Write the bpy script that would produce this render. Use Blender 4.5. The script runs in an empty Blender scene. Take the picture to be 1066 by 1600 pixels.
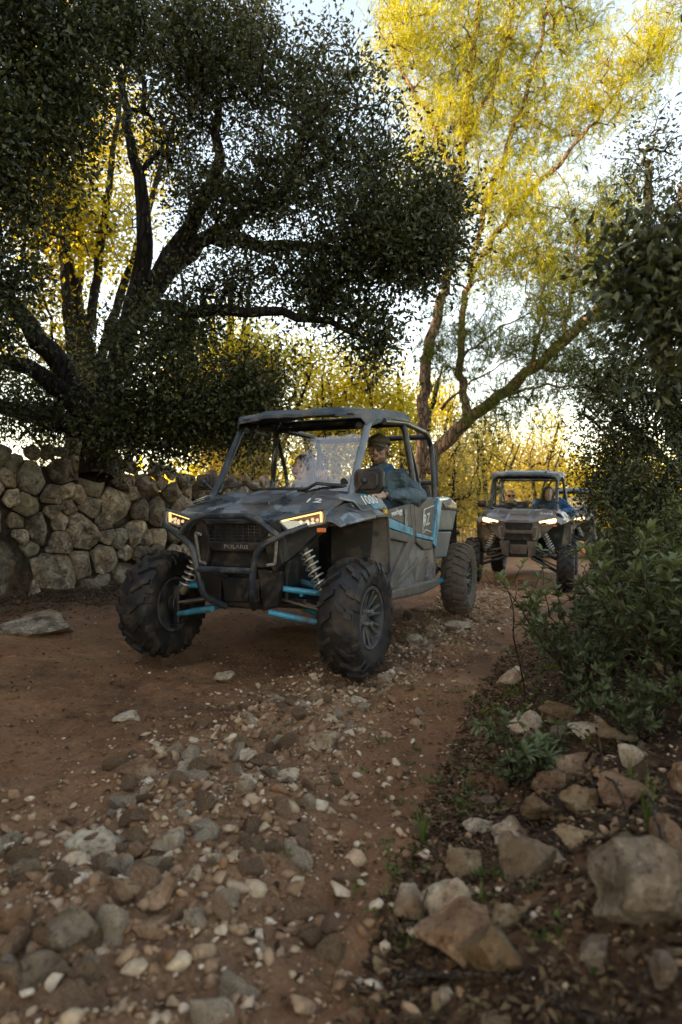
import bpy, bmesh, math, random
import numpy as np
from mathutils import Vector, Matrix, Euler
R = math.radians
random.seed(7)
RNG = np.random.default_rng(7)
SC = bpy.context.scene
COL = SC.collection

# ------------------------------------------------------------------ camera
CAM_H = 1.11
FPX = 1082.0
cam_data = bpy.data.cameras.new('camera')
cam_data.sensor_fit = 'VERTICAL'
cam_data.sensor_height = 36.0
cam_data.lens = 36.0 * FPX / 1600.0
cam_data.clip_start = 0.05
cam_data.clip_end = 2000
cam_data.dof.use_dof = True
cam_data.dof.focus_distance = 4.7
cam_data.dof.aperture_fstop = 2.2
cam = bpy.data.objects.new('camera', cam_data)
cam.location = (0, 0, CAM_H)
cam.rotation_euler = (R(90), 0, 0)
COL.objects.link(cam)
SC.camera = cam

# ------------------------------------------------------------------ sky and sun
SUN_EL = R(23)
SUN_AZ = math.atan2(-0.96, -0.28)         # clockwise from +Y: the sun stands low on the left, a little behind the camera
world = bpy.data.worlds.new('World')
SC.world = world
world.use_nodes = True
nt = world.node_tree
bg = nt.nodes['Background']
sky = nt.nodes.new('ShaderNodeTexSky')
sky.sky_type = 'NISHITA'
sky.sun_disc = False
sky.sun_elevation = SUN_EL
sky.sun_rotation = SUN_AZ
sky.air_density = 1.0
sky.dust_density = 1.0
sky.ozone_density = 1.0
nt.links.new(sky.outputs[0], bg.inputs[0])
bg.inputs[1].default_value = 0.15
sd = bpy.data.lights.new('sun', 'SUN')
sd.energy = 3.6
sd.angle = R(0.5)
sd.color = (1.0, 0.88, 0.66)
sun = bpy.data.objects.new('sun', sd)
to_sun = Vector((math.sin(SUN_AZ) * math.cos(SUN_EL), math.cos(SUN_AZ) * math.cos(SUN_EL), math.sin(SUN_EL)))
sun.rotation_euler = to_sun.to_track_quat('Z', 'Y').to_euler()
sun.location = to_sun * 60
COL.objects.link(sun)

SC.view_settings.view_transform = 'Standard'
SC.view_settings.look = 'None'
SC.view_settings.gamma = 1
SC.view_settings.use_curve_mapping = False
SC.view_settings.exposure = 2.3
SC.view_settings.use_white_balance = True
SC.view_settings.white_balance_temperature = 10300
SC.view_settings.white_balance_tint = 14
SC.cycles.use_denoising = True
SC.cycles.denoiser = 'OPENIMAGEDENOISE'
SC.cycles.max_bounces = 5
SC.cycles.diffuse_bounces = 2
SC.cycles.glossy_bounces = 2
SC.cycles.transmission_bounces = 4
SC.cycles.transparent_max_bounces = 12
SC.cycles.caustics_reflective = False
SC.cycles.caustics_refractive = False

# ------------------------------------------------------------------ tags
def tag(o, label=None, cat=None, group=None, kind=None):
    if label: o['label'] = label
    if cat: o['category'] = cat
    if group: o['group'] = group
    if kind: o['kind'] = kind
    return o

def empty(name, loc=(0, 0, 0), rot=(0, 0, 0), parent=None):
    o = bpy.data.objects.new(name, None)
    o.location = loc; o.rotation_euler = rot
    o.empty_display_size = 0.1
    COL.objects.link(o)
    if parent: o.parent = parent
    return o

def copy_tree(o, parent=None):
    c = o.copy(); COL.objects.link(c); c.parent = parent
    for ch in list(o.children):
        if ch.name in bpy.data.objects: copy_tree(ch, c)
    return c

# ------------------------------------------------------------------ materials
MATS = {}
class NT:
    def __init__(s, name):
        s.m = bpy.data.materials.new(name); s.m.use_nodes = True
        s.t = s.m.node_tree; s.n = s.t.nodes; s.n.clear()
        s.out = s.n.new('ShaderNodeOutputMaterial'); MATS[name] = s.m
    def add(s, typ, **kw):
        n = s.n.new(typ)
        for k, v in kw.items():
            if k.startswith('i_'): n.inputs[k[2:].replace('_', ' ')].default_value = v
            else: setattr(n, k, v)
        return n
    def link(s, a, b): s.t.links.new(a, b)
    def coord(s, which='Object'): return s.add('ShaderNodeTexCoord').outputs[which]
    def noise(s, vec, scale, detail=5, rough=0.55, dist=0.0):
        n = s.add('ShaderNodeTexNoise'); n.inputs['Scale'].default_value = scale
        n.inputs['Detail'].default_value = detail; n.inputs['Roughness'].default_value = rough
        n.inputs['Distortion'].default_value = dist
        if vec is not None: s.link(vec, n.inputs['Vector'])
        return n.outputs[0]
    def voro(s, vec, scale, out='Color', feature='F1', rnd=1.0):
        n = s.add('ShaderNodeTexVoronoi'); n.feature = feature; n.inputs['Scale'].default_value = scale
        n.inputs['Randomness'].default_value = rnd
        if vec is not None: s.link(vec, n.inputs['Vector'])
        return n.outputs[out]
    def ramp(s, fac, stops, interp='LINEAR'):
        r = s.add('ShaderNodeValToRGB'); cr = r.color_ramp; cr.interpolation = interp
        while len(cr.elements) < len(stops): cr.elements.new(0.5)
        for e, (p, c) in zip(cr.elements, stops):
            e.position = p
            e.color = (c, c, c, 1) if isinstance(c, (int, float)) else (*c[:3], 1)
        s.link(fac, r.inputs[0]); return r.outputs[0]
    def mix(s, fac, a, b, mode='MIX'):
        m = s.add('ShaderNodeMix', data_type='RGBA', blend_type=mode)
        for sock, v in ((m.inputs[0], fac), (m.inputs[6], a), (m.inputs[7], b)):
            if hasattr(v, 'node'): s.link(v, sock)
            elif isinstance(v, (int, float)): sock.default_value = v if sock.type == 'VALUE' else (v, v, v, 1)
            else: sock.default_value = (*v[:3], 1)
        return m.outputs[2]
    def math(s, op, a, b=0.0):
        m = s.add('ShaderNodeMath', operation=op)
        for sock, v in ((m.inputs[0], a), (m.inputs[1], b)):
            if hasattr(v, 'node'): s.link(v, sock)
            else: sock.default_value = v
        return m.outputs[0]
    def bump(s, h, strength=0.4, dist=0.02, normal=None):
        b = s.add('ShaderNodeBump'); b.inputs['Strength'].default_value = strength; b.inputs['Distance'].default_value = dist
        s.link(h, b.inputs['Height'])
        if normal is not None: s.link(normal, b.inputs['Normal'])
        return b.outputs[0]
    def bsdf(s, col, rough=0.8, metal=0.0, spec=0.4, normal=None, **kw):
        p = s.add('ShaderNodeBsdfPrincipled')
        for nm, v in (('Base Color', col), ('Roughness', rough), ('Metallic', metal), ('Specular IOR Level', spec)):
            if hasattr(v, 'node'): s.link(v, p.inputs[nm])
            elif nm == 'Base Color': p.inputs[nm].default_value = (*v[:3], 1)
            else: p.inputs[nm].default_value = v
        if normal is not None: s.link(normal, p.inputs['Normal'])
        for k, v in kw.items(): p.inputs[k].default_value = v
        return p.outputs[0]
    def done(s, sh): s.link(sh, s.out.inputs['Surface']); return s.m

def simple(name, stops, scale=6, detail=5, rough=0.7, metal=0.0, spec=0.4, bump=0.0, bscale=40, bdist=0.01,
           dust=None, dust_amt=0.5, dust_scale=5, rand=0.0, coord='Object', interp='LINEAR', vor=None):
    """base colour from noise, patches of dust or mud over it, fine relief"""
    t = NT(name); v = t.coord(coord)
    if rand:
        oi = t.add('ShaderNodeObjectInfo'); add = t.add('ShaderNodeVectorMath', operation='ADD')
        sc = t.add('ShaderNodeVectorMath', operation='SCALE'); sc.inputs['Scale'].default_value = 37.0
        cb = t.add('ShaderNodeCombineXYZ'); t.link(oi.outputs['Random'], cb.inputs[0]); t.link(oi.outputs['Random'], cb.inputs[1])
        t.link(cb.outputs[0], sc.inputs[0]); t.link(v, add.inputs[0]); t.link(sc.outputs[0], add.inputs[1]); v = add.outputs[0]
    f = t.noise(v, scale, detail) if vor is None else t.voro(v, vor)
    col = t.ramp(f, stops, interp)
    if rand:
        br = t.math('MULTIPLY_ADD', oi.outputs['Random'], rand); br.node.inputs[2].default_value = 1 - rand / 2
        col = t.mix(1.0, col, br, 'MULTIPLY')
    rgh = rough
    if dust:
        m = t.ramp(t.noise(v, dust_scale, 8, 0.68), [(0.62 - dust_amt * 0.45, 0.0), (0.80 - dust_amt * 0.28, 1.0)])
        m = t.math('MULTIPLY', m, 0.9)
        col = t.mix(m, col, dust)
        rr = t.math('MULTIPLY_ADD', m, 0.95 - rough); rr.node.inputs[2].default_value = rough; rgh = rr
    nrm = t.bump(t.noise(v, bscale, 6, 0.6), bump, bdist) if bump else None
    return t.done(t.bsdf(col, rgh, metal, spec, nrm))

def leaf_mat(name, cols, trans=0.4, tcol=None, rough=0.5, spec=0.35, noise_scale=0.9, alt=None):
    """per-leaf colour, thin sheet that lets light through"""
    t = NT(name)
    g = t.add('ShaderNodeNewGeometry')
    n = len(cols)
    col = t.ramp(g.outputs['Random Per Island'], [((i + 0.5) / n, c) for i, c in enumerate(cols)])
    big = t.noise(t.coord('Object'), noise_scale, 3)
    col = t.mix(t.ramp(big, [(0.35, 0.0), (0.65, 0.55)]), col, t.mix(1.0, col, (1.35, 1.25, 0.9), 'MULTIPLY'))
    if alt:
        am = t.ramp(t.noise(t.coord('Object'), 1.6, 4, .6), [(0.51, 0.0), (0.64, 0.8)]); col = t.mix(am, col, alt)  # patches mixed to a darker green, shaded clumps put into the colour
    p = t.bsdf(col, rough, 0, spec)
    tr = t.add('ShaderNodeBsdfTranslucent')
    if tcol and alt: t.link(t.mix(am, t.mix(0.6, col, tcol), tuple(min(1, k * 2.6) for k in alt)), tr.inputs[0])
    elif tcol: t.link(t.mix(0.6, col, tcol), tr.inputs[0])
    else: t.link(t.mix(1.0, col, (1.7, 1.5, 0.6), 'MULTIPLY'), tr.inputs[0])
    mx = t.add('ShaderNodeMixShader'); mx.inputs[0].default_value = trans
    t.link(p, mx.inputs[1]); t.link(tr.outputs[0], mx.inputs[2])
    return t.done(mx.outputs[0])

# ------------------------------------------------------------------ mesh building
def link_mesh(name, me, mat=None, parent=None, smooth=None):
    if mat is not None: me.materials.append(MATS[mat] if isinstance(mat, str) else mat)
    if smooth is not None:
        me.polygons.foreach_set('use_smooth', [True] * len(me.polygons))
        if smooth < 179: me.set_sharp_from_angle(angle=R(smooth))
    o = bpy.data.objects.new(name, me); COL.objects.link(o)
    if parent is not None: o.parent = parent
    return o

def np_mesh(name, V, F):
    """V (n,3) array, F (m,k) int array, all faces with k corners"""
    me = bpy.data.meshes.new(name)
    V = np.asarray(V, np.float32); F = np.asarray(F, np.int32)
    me.vertices.add(len(V)); me.vertices.foreach_set('co', V.ravel())
    k = F.shape[1]
    me.loops.add(F.size); me.loops.foreach_set('vertex_index', F.ravel())
    me.polygons.add(len(F))
    me.polygons.foreach_set('loop_start', np.arange(0, F.size, k, dtype=np.int32))
    me.update(calc_edges=True); me.validate()
    return me

class MB:
    def __init__(s): s.v = []; s.f = []
    def raw(s, V, F):
        b = len(s.v); s.v += [tuple(p) for p in V]; s.f += [tuple(i + b for i in f) for f in F]; return s
    def box(s, c, d, rot=None):
        hx, hy, hz = d[0] / 2, d[1] / 2, d[2] / 2
        P = [Vector((x, y, z)) for x in (-hx, hx) for y in (-hy, hy) for z in (-hz, hz)]
        if rot is not None:
            m = Euler(rot).to_matrix() if not isinstance(rot, Matrix) else rot
            P = [m @ p for p in P]
        P = [p + Vector(c) for p in P]
        return s.raw(P, [(0, 1, 3, 2), (4, 6, 7, 5), (0, 4, 5, 1), (2, 3, 7, 6), (0, 2, 6, 4), (1, 5, 7, 3)])
    def tube(s, path, r, n=8, cap=True):
        P = [Vector(p) for p in path]; m = len(P)
        rs = r if isinstance(r, (list, tuple)) else [r] * m
        up = Vector((0, 0, 1)); V = []; prev = None
        for i in range(m):
            t = (P[min(i + 1, m - 1)] - P[max(i - 1, 0)]).normalized()
            if prev is None:
                a = t.orthogonal().normalized()
            else:
                a = (prev - t * prev.dot(t)); a = a.normalized() if a.length > 1e-6 else t.orthogonal().normalized()
            prev = a; b = t.cross(a)
            for k in range(n):
                th = 2 * math.pi * k / n
                V.append(P[i] + (a * math.cos(th) + b * math.sin(th)) * rs[i])
        F = [(i * n + k, i * n + (k + 1) % n, (i + 1) * n + (k + 1) % n, (i + 1) * n + k) for i in range(m - 1) for k in range(n)]
        if cap: F += [tuple(range(n - 1, -1, -1)), tuple(range((m - 1) * n, m * n))]
        return s.raw(V, F)
    def bar(s, path, r, n=8, round_=0.05, steps=4):
        """tube with rounded bends"""
        P = [Vector(p) for p in path]; out = [P[0]]
        for i in range(1, len(P) - 1):
            a, b, c = P[i - 1], P[i], P[i + 1]
            k = min(round_, (a - b).length * .45, (c - b).length * .45)
            p, q = b + (a - b).normalized() * k, b + (c - b).normalized() * k
            for j in range(steps + 1):
                u = j / steps; out.append(p * (1 - u) ** 2 + b * 2 * u * (1 - u) + q * u * u)
        out.append(P[-1])
        return s.tube(out, r, n)
    def prism(s, poly, off, flip=False):
        """poly: list of 3D points, extruded by vector off"""
        n = len(poly); P = [Vector(p) for p in poly]; Q = [p + Vector(off) for p in P]
        F = [tuple(range(n - 1, -1, -1)), tuple(range(n, 2 * n))] + [(i, (i + 1) % n, n + (i + 1) % n, n + i) for i in range(n)]
        return s.raw(P + Q, F)
    def lathe(s, prof, n=32, axis='x', c=(0, 0, 0), closed=False):
        """prof: list of (along axis, radius)"""
        V = []
        for a, r in prof:
            for k in range(n):
                th = 2 * math.pi * k / n; u, w = r * math.cos(th), r * math.sin(th)
                p = {'x': (a, u, w), 'y': (u, a, w), 'z': (u, w, a)}[axis]
                V.append((p[0] + c[0], p[1] + c[1], p[2] + c[2]))
        m = len(prof)
        rng = range(m if closed else m - 1)
        F = [(i * n + k, i * n + (k + 1) % n, ((i + 1) % m) * n + (k + 1) % n, ((i + 1) % m) * n + k) for i in rng for k in range(n)]
        return s.raw(V, F)
    def ell(s, c, r, rot=None, n=10, m=7):
        V = []; c = Vector(c); mt = Euler(rot).to_matrix() if rot is not None else Matrix.Identity(3)
        V.append(c + mt @ Vector((0, 0, -r[2])))
        for i in range(1, m):
            ph = -math.pi / 2 + math.pi * i / m
            for k in range(n):
                th = 2 * math.pi * k / n
                V.append(c + mt @ Vector((r[0] * math.cos(ph) * math.cos(th), r[1] * math.cos(ph) * math.sin(th), r[2] * math.sin(ph))))
        V.append(c + mt @ Vector((0, 0, r[2])))
        F = [(0, 1 + (k + 1) % n, 1 + k) for k in range(n)]
        for i in range(m - 2):
            F += [(1 + i * n + k, 1 + i * n + (k + 1) % n, 1 + (i + 1) * n + (k + 1) % n, 1 + (i + 1) * n + k) for k in range(n)]
        t = len(V) - 1; b = 1 + (m - 2) * n
        F += [(b + k, b + (k + 1) % n, t) for k in range(n)]
        return s.raw(V, F)
    def caps(s, pts, rs, n=10):
        """tapered limb: tube through pts plus a ball on every joint"""
        s.tube(pts, list(rs), n)
        for p, r in zip(pts, rs): s.ell(p, (r, r, r), n=n, m=6)
        return s
    def grid(s, rows, thick=None):
        """rows of points -> sheet; thick: vector, closes it to a shell"""
        nr, nc = len(rows), len(rows[0]); V = [Vector(p) for r in rows for p in r]
        F = [(i * nc + j, i * nc + j + 1, (i + 1) * nc + j + 1, (i + 1) * nc + j) for i in range(nr - 1) for j in range(nc - 1)]
        if thick is not None:
            t = Vector(thick); b = len(V); V += [p + t for p in V]
            F += [tuple(i + b for i in f[::-1]) for f in F]
            rim = [j for j in range(nc)] + [i * nc + nc - 1 for i in range(1, nr)] + [(nr - 1) * nc + j for j in range(nc - 2, -1, -1)] + [i * nc for i in range(nr - 2, 0, -1)]
            for a, c in zip(rim, rim[1:] + rim[:1]): F.append((c, a, a + b, c + b))
        return s.raw(V, F)
    def mirror(s):
        """add the x-mirrored copy of what is there"""
        b = len(s.v); s.v += [(-x, y, z) for x, y, z in s.v]; s.f += [tuple(i + b for i in f[::-1]) for f in s.f]; return s
    def mesh(s, name):
        me = bpy.data.meshes.new(name); me.from_pydata([tuple(p) for p in s.v], [], s.f)
        bm = bmesh.new(); bm.from_mesh(me); bmesh.ops.recalc_face_normals(bm, faces=bm.faces); bm.to_mesh(me); bm.free()
        me.update(); return me
    def build(s, name, mat, parent=None, smooth=None, bevel=0, segs=2):
        o = link_mesh(name, s.mesh(name), mat, parent, smooth)
        if bevel:
            m = o.modifiers.new('bevel', 'BEVEL'); m.width = bevel; m.segments = segs; m.limit_method = 'ANGLE'; m.angle_limit = R(28)
            m.harden_normals = False
        return o

def at(px, py, d):
    """point that stands d metres ahead on the line of sight of a photograph pixel"""
    return Vector(((px - 533.0) / FPX * d, d, CAM_H - (py - 800.0) / FPX * d))

# ------------------------------------------------------------------ noise for shapes
_T = RNG.random((64, 64)); _T3 = RNG.random((32, 32, 32))
def vnoise(x, y):
    x = np.asarray(x, float); y = np.asarray(y, float)
    xi = np.floor(x).astype(int); yi = np.floor(y).astype(int); fx = x - xi; fy = y - yi
    fx = fx * fx * (3 - 2 * fx); fy = fy * fy * (3 - 2 * fy)
    g = lambda a, b: _T[a % 64, b % 64]
    return (g(xi, yi) * (1 - fx) + g(xi + 1, yi) * fx) * (1 - fy) + (g(xi, yi + 1) * (1 - fx) + g(xi + 1, yi + 1) * fx) * fy - 0.5
def fbm(x, y, o=4, g=0.5):
    s = 0; a = 1; f = 1
    for i in range(o): s = s + a * vnoise(x * f + 13.7 * i, y * f + 7.1 * i); a *= g; f *= 2.03
    return s
def vnoise3(P):
    P = np.asarray(P, float); I = np.floor(P).astype(int); f = P - I; f = f * f * (3 - 2 * f); s = 0
    for a in (0, 1):
        for b in (0, 1):
            for c in (0, 1):
                w = (f[:, 0] if a else 1 - f[:, 0]) * (f[:, 1] if b else 1 - f[:, 1]) * (f[:, 2] if c else 1 - f[:, 2])
                s = s + w * _T3[(I[:, 0] + a) % 32, (I[:, 1] + b) % 32, (I[:, 2] + c) % 32]
    return s - 0.5
def sstep(a, b, x):
    t = np.clip((np.asarray(x, float) - a) / (b - a), 0, 1); return t * t * (3 - 2 * t)
def unit(a): return a / (np.linalg.norm(a, axis=-1, keepdims=True) + 1e-9)
# ================================================================== SETTING: ground
W0 = np.array([-4.78, 4.0]); WT = np.array([0.499, 0.867]); WN = np.array([0.867, -0.499])
_ry = [-30, 0.5, 1.5, 3.4, 5.0, 7.5, 12.5, 20, 40, 300]
_rx = [0.0, 0.05, 0.12, 0.68, 1.25, 2.3, 4.9, 9.3, 18, 120]
_cy = [-30, 1.5, 4.5, 7.0, 12.5, 19.0, 40, 300]
_cx = [-1.0, -0.75, -0.52, 0.5, 3.2, 6.6, 16, 118]
_sy = [0.0, 1.4, 1.85, 2.4, 3.16, 3.75, 5.0, 6.9, 9.2, 14]
_sx = [-0.75, -0.66, -0.60, -0.48, -0.33, -0.08, 0.45, 1.15, 2.2, 4.2]
def strip_w(y): return np.interp(y, [1, 2.4, 3.4, 4.5, 6, 12], [0.62, 0.52, 0.42, 0.32, 0.36, 0.5])

def height(x, y, fine=True):
    x = np.asarray(x, float); y = np.asarray(y, float)
    px, py = x - W0[0], y - W0[1]
    f = px * WN[0] + py * WN[1]                  # in front of the wall
    u = px * WT[0] + py * WT[1]
    ends = 1 - sstep(8.2, 13.0, u)
    h = 0.31 * (1 - sstep(0, 5.2, f)) * ends
    h = h + 1.12 * sstep(0.02, 0.45, -f) * ends
    xr = np.interp(y, _ry, _rx)
    h = h - 0.13 * sstep(6.5, 10.5, y) + 0.30 * sstep(-0.05, 0.9, x - xr) + 0.30 * sstep(0.8, 3.2, x - xr)
    xc = np.interp(y, _cy, _cx)
    for o in (-0.70, 0.70):
        h = h - 0.05 * np.exp(-((x - xc - o) / 0.2) ** 2)
    st = np.exp(-((x - np.interp(y, _sy, _sx)) / strip_w(y)) ** 2)
    h = h + 0.035 * st
    near = 1 - sstep(14, 30, np.hypot(x, y))
    h = h + 0.10 * fbm(x * 0.45, y * 0.45, 3)
    h = h + 0.9 * sstep(22, 60, y) * (0.4 + fbm(x * .05, y * .05, 3))
    if fine:
        h = h + near * (0.06 * fbm(x * 2.1, y * 2.1, 3) + (0.028 + 0.030 * st) * fbm(x * 9, y * 9, 3) + 0.016 * fbm(x * 27, y * 27, 2))
    return h
def gz(x, y): return float(height(np.array([x]), np.array([y]))[0])
def ground_hit(px, py):
    """ground point on the line of sight of a photograph pixel"""
    d = np.linspace(1.0, 40, 4000)
    x = (px - 533.0) / FPX * d; z = CAM_H - (py - 800.0) / FPX * d
    k = np.argmax(z < height(x, d)); 
    return float(x[k]), float(d[k])

def axis(segs):
    a = [np.arange(s, e, st) for s, e, st in segs]; return np.concatenate(a)
gx = axis([(-240, -40, 20), (-40, -10, 2.5), (-10, -4.5, 0.35), (-4.5, 3.4, 0.034), (3.4, 10, 0.25), (10, 40, 2.5), (40, 241, 20)])
gy = axis([(-60, -4, 4), (-4, 0.9, 0.3), (0.9, 6.2, 0.032), (6.2, 10, 0.07), (10, 20, 0.25), (20, 60, 2), (60, 320, 20)])
X, Y = np.meshgrid(gx, gy)
Z = height(X, Y)
nx, ny = len(gx), len(gy)
idx = np.arange(nx * ny).reshape(ny, nx)
GF = np.stack([idx[:-1, :-1], idx[:-1, 1:], idx[1:, 1:], idx[1:, :-1]], -1).reshape(-1, 4)
GV = np.stack([X, Y, Z], -1).reshape(-1, 3)
gme = np_mesh('ground', GV, GF)
fw = (GV[:, 0] - W0[0]) * WN[0] + (GV[:, 1] - W0[1]) * WN[1]
xrv = np.interp(GV[:, 1], _ry, _rx)
jit = 0.5 * fbm(GV[:, 0] * 1.7, GV[:, 1] * 1.7, 4)
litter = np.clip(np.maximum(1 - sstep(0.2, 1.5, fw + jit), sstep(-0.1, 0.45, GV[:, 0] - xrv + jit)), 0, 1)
stripv = np.exp(-((GV[:, 0] + jit * 0.5 - np.interp(GV[:, 1], _sy, _sx)) / strip_w(GV[:, 1])) ** 2)
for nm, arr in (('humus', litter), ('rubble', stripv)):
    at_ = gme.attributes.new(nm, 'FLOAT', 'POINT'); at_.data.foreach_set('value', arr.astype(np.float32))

t = NT('dirt'); v = t.coord('Object')
n1 = t.noise(v, 1.3, 8, 0.62); n2 = t.noise(v, 9, 8, 0.7); n3 = t.noise(v, 55, 6, 0.7)
c = t.ramp(n1, [(0.33, (0.07, 0.026, 0.011)), (0.5, (0.24, 0.10, 0.043)), (0.68, (0.42, 0.215, 0.11))])
c = t.mix(t.ramp(n2, [(0.35, 0.0), (0.62, 0.65)]), c, (0.31, 0.15, 0.075))
c = t.mix(t.ramp(t.noise(v, 24, 6, 0.65), [(0.55, 0.0), (0.68, 0.7)]), c, (0.065, 0.03, 0.016))
c = t.mix(t.ramp(n3, [(0.58, 0.0), (0.7, 0.75)]), c, (0.42, 0.28, 0.18))
ru = t.add('ShaderNodeAttribute', attribute_name='rubble')
c = t.mix(t.math('MULTIPLY', t.ramp(ru.outputs['Fac'], [(0.3, 0.0), (0.8, 0.6)]), t.ramp(n3, [(0.4, 0.2), (0.6, 1.0)])), c, (0.40, 0.235, 0.135))
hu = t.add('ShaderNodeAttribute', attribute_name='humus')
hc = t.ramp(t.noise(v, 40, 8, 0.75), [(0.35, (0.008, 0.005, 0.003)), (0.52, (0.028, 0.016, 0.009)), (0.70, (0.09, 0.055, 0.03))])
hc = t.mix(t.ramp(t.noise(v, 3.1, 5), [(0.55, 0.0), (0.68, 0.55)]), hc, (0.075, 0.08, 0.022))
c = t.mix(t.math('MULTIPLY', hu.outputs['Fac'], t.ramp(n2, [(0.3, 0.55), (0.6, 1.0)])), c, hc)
hgt = t.math('ADD', t.math('MULTIPLY', n2, 0.6), t.math('MULTIPLY', n3, 0.5))
nb = t.bump(hgt, 1.0, 0.045)
nb = t.bump(t.voro(v, 70, 'Distance'), 0.35, 0.012, nb)
t.done(t.bsdf(c, t.ramp(n2, [(0.3, 0.62), (0.7, 0.98)]), 0, 0.3, nb))
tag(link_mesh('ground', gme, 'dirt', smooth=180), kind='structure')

# ================================================================== materials of stone
def stone_mat(name, dark, mid, pale, stain=(0.26, 0.15, 0.08), rand=0.5, sc=1.0):
    t = NT(name); v = t.coord('Object'); oi = t.add('ShaderNodeObjectInfo')
    cb = t.add('ShaderNodeCombineXYZ'); sm = t.math('MULTIPLY', oi.outputs['Random'], 53.0)
    for i in range(3): t.link(sm, cb.inputs[i])
    ad = t.add('ShaderNodeVectorMath', operation='ADD'); t.link(v, ad.inputs[0]); t.link(cb.outputs[0], ad.inputs[1]); v = ad.outputs[0]
    a = t.noise(v, 5 * sc, 9, 0.66, 0.6); b = t.noise(v, 22 * sc, 8, 0.7); p = t.noise(v, 60 * sc, 6, 0.7)
    c = t.ramp(a, [(0.30, dark), (0.48, mid), (0.68, pale)])
    c = t.mix(t.ramp(t.noise(v, 3.2 * sc, 5), [(0.48, 0.0), (0.66, 0.75)]), c, stain)
    c = t.mix(t.ramp(b, [(0.52, 0.0), (0.64, 0.75)]), c, tuple(x * 0.42 for x in dark))
    c = t.mix(t.ramp(p, [(0.60, 0.0), (0.68, 0.8)]), c, tuple(x * 0.5 for x in dark))
    c = t.mix(t.ramp(t.noise(v, 13 * sc, 6), [(0.62, 0.0), (0.72, 0.6)]), c, tuple(min(1, x * 1.25) for x in pale))
    br = t.math('MULTIPLY_ADD', oi.outputs['Random'], rand); br.node.inputs[2].default_value = 1 - rand / 2
    c = t.mix(1.0, c, br, 'MULTIPLY')
    nb = t.bump(t.math('ADD', t.math('MULTIPLY', a, 0.9), t.math('ADD', t.math('MULTIPLY', b, 0.6), t.math('MULTIPLY', p, 0.4))), 0.95, 0.045)
    return t.done(t.bsdf(c, 0.92, 0, 0.25, nb))
stone_mat('wall_stone', (0.05, 0.04, 0.031), (0.22, 0.17, 0.125), (0.54, 0.44, 0.335), (0.26, 0.155, 0.085), 1.0, 1.6)
stone_mat('wall_stone_moss', (0.10, 0.085, 0.07), (0.22, 0.185, 0.145), (0.36, 0.31, 0.25), (0.17, 0.16, 0.035), 0.4)
stone_mat('rock_pale', (0.38, 0.26, 0.165), (0.64, 0.48, 0.33), (0.80, 0.67, 0.52), (0.42, 0.235, 0.125), 0.35, 2.0)
stone_mat('rock_brown', (0.16, 0.078, 0.042), (0.36, 0.20, 0.115), (0.54, 0.36, 0.235), (0.28, 0.14, 0.07), 0.5, 2.0)
stone_mat('rock_ochre', (0.15, 0.09, 0.045), (0.33, 0.205, 0.11), (0.50, 0.37, 0.23), (0.30, 0.15, 0.06), 0.4, 2.0)
stone_mat('rock_grey', (0.10, 0.070, 0.046), (0.25, 0.18, 0.122), (0.44, 0.335, 0.24), (0.22, 0.125, 0.066), 0.4, 2.0)
simple('wall_earth', [(0.3, (0.02, 0.014, 0.01)), (0.7, (0.07, 0.05, 0.034))], 12, rough=0.95, bump=0.8, bscale=30, bdist=0.04)

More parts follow.
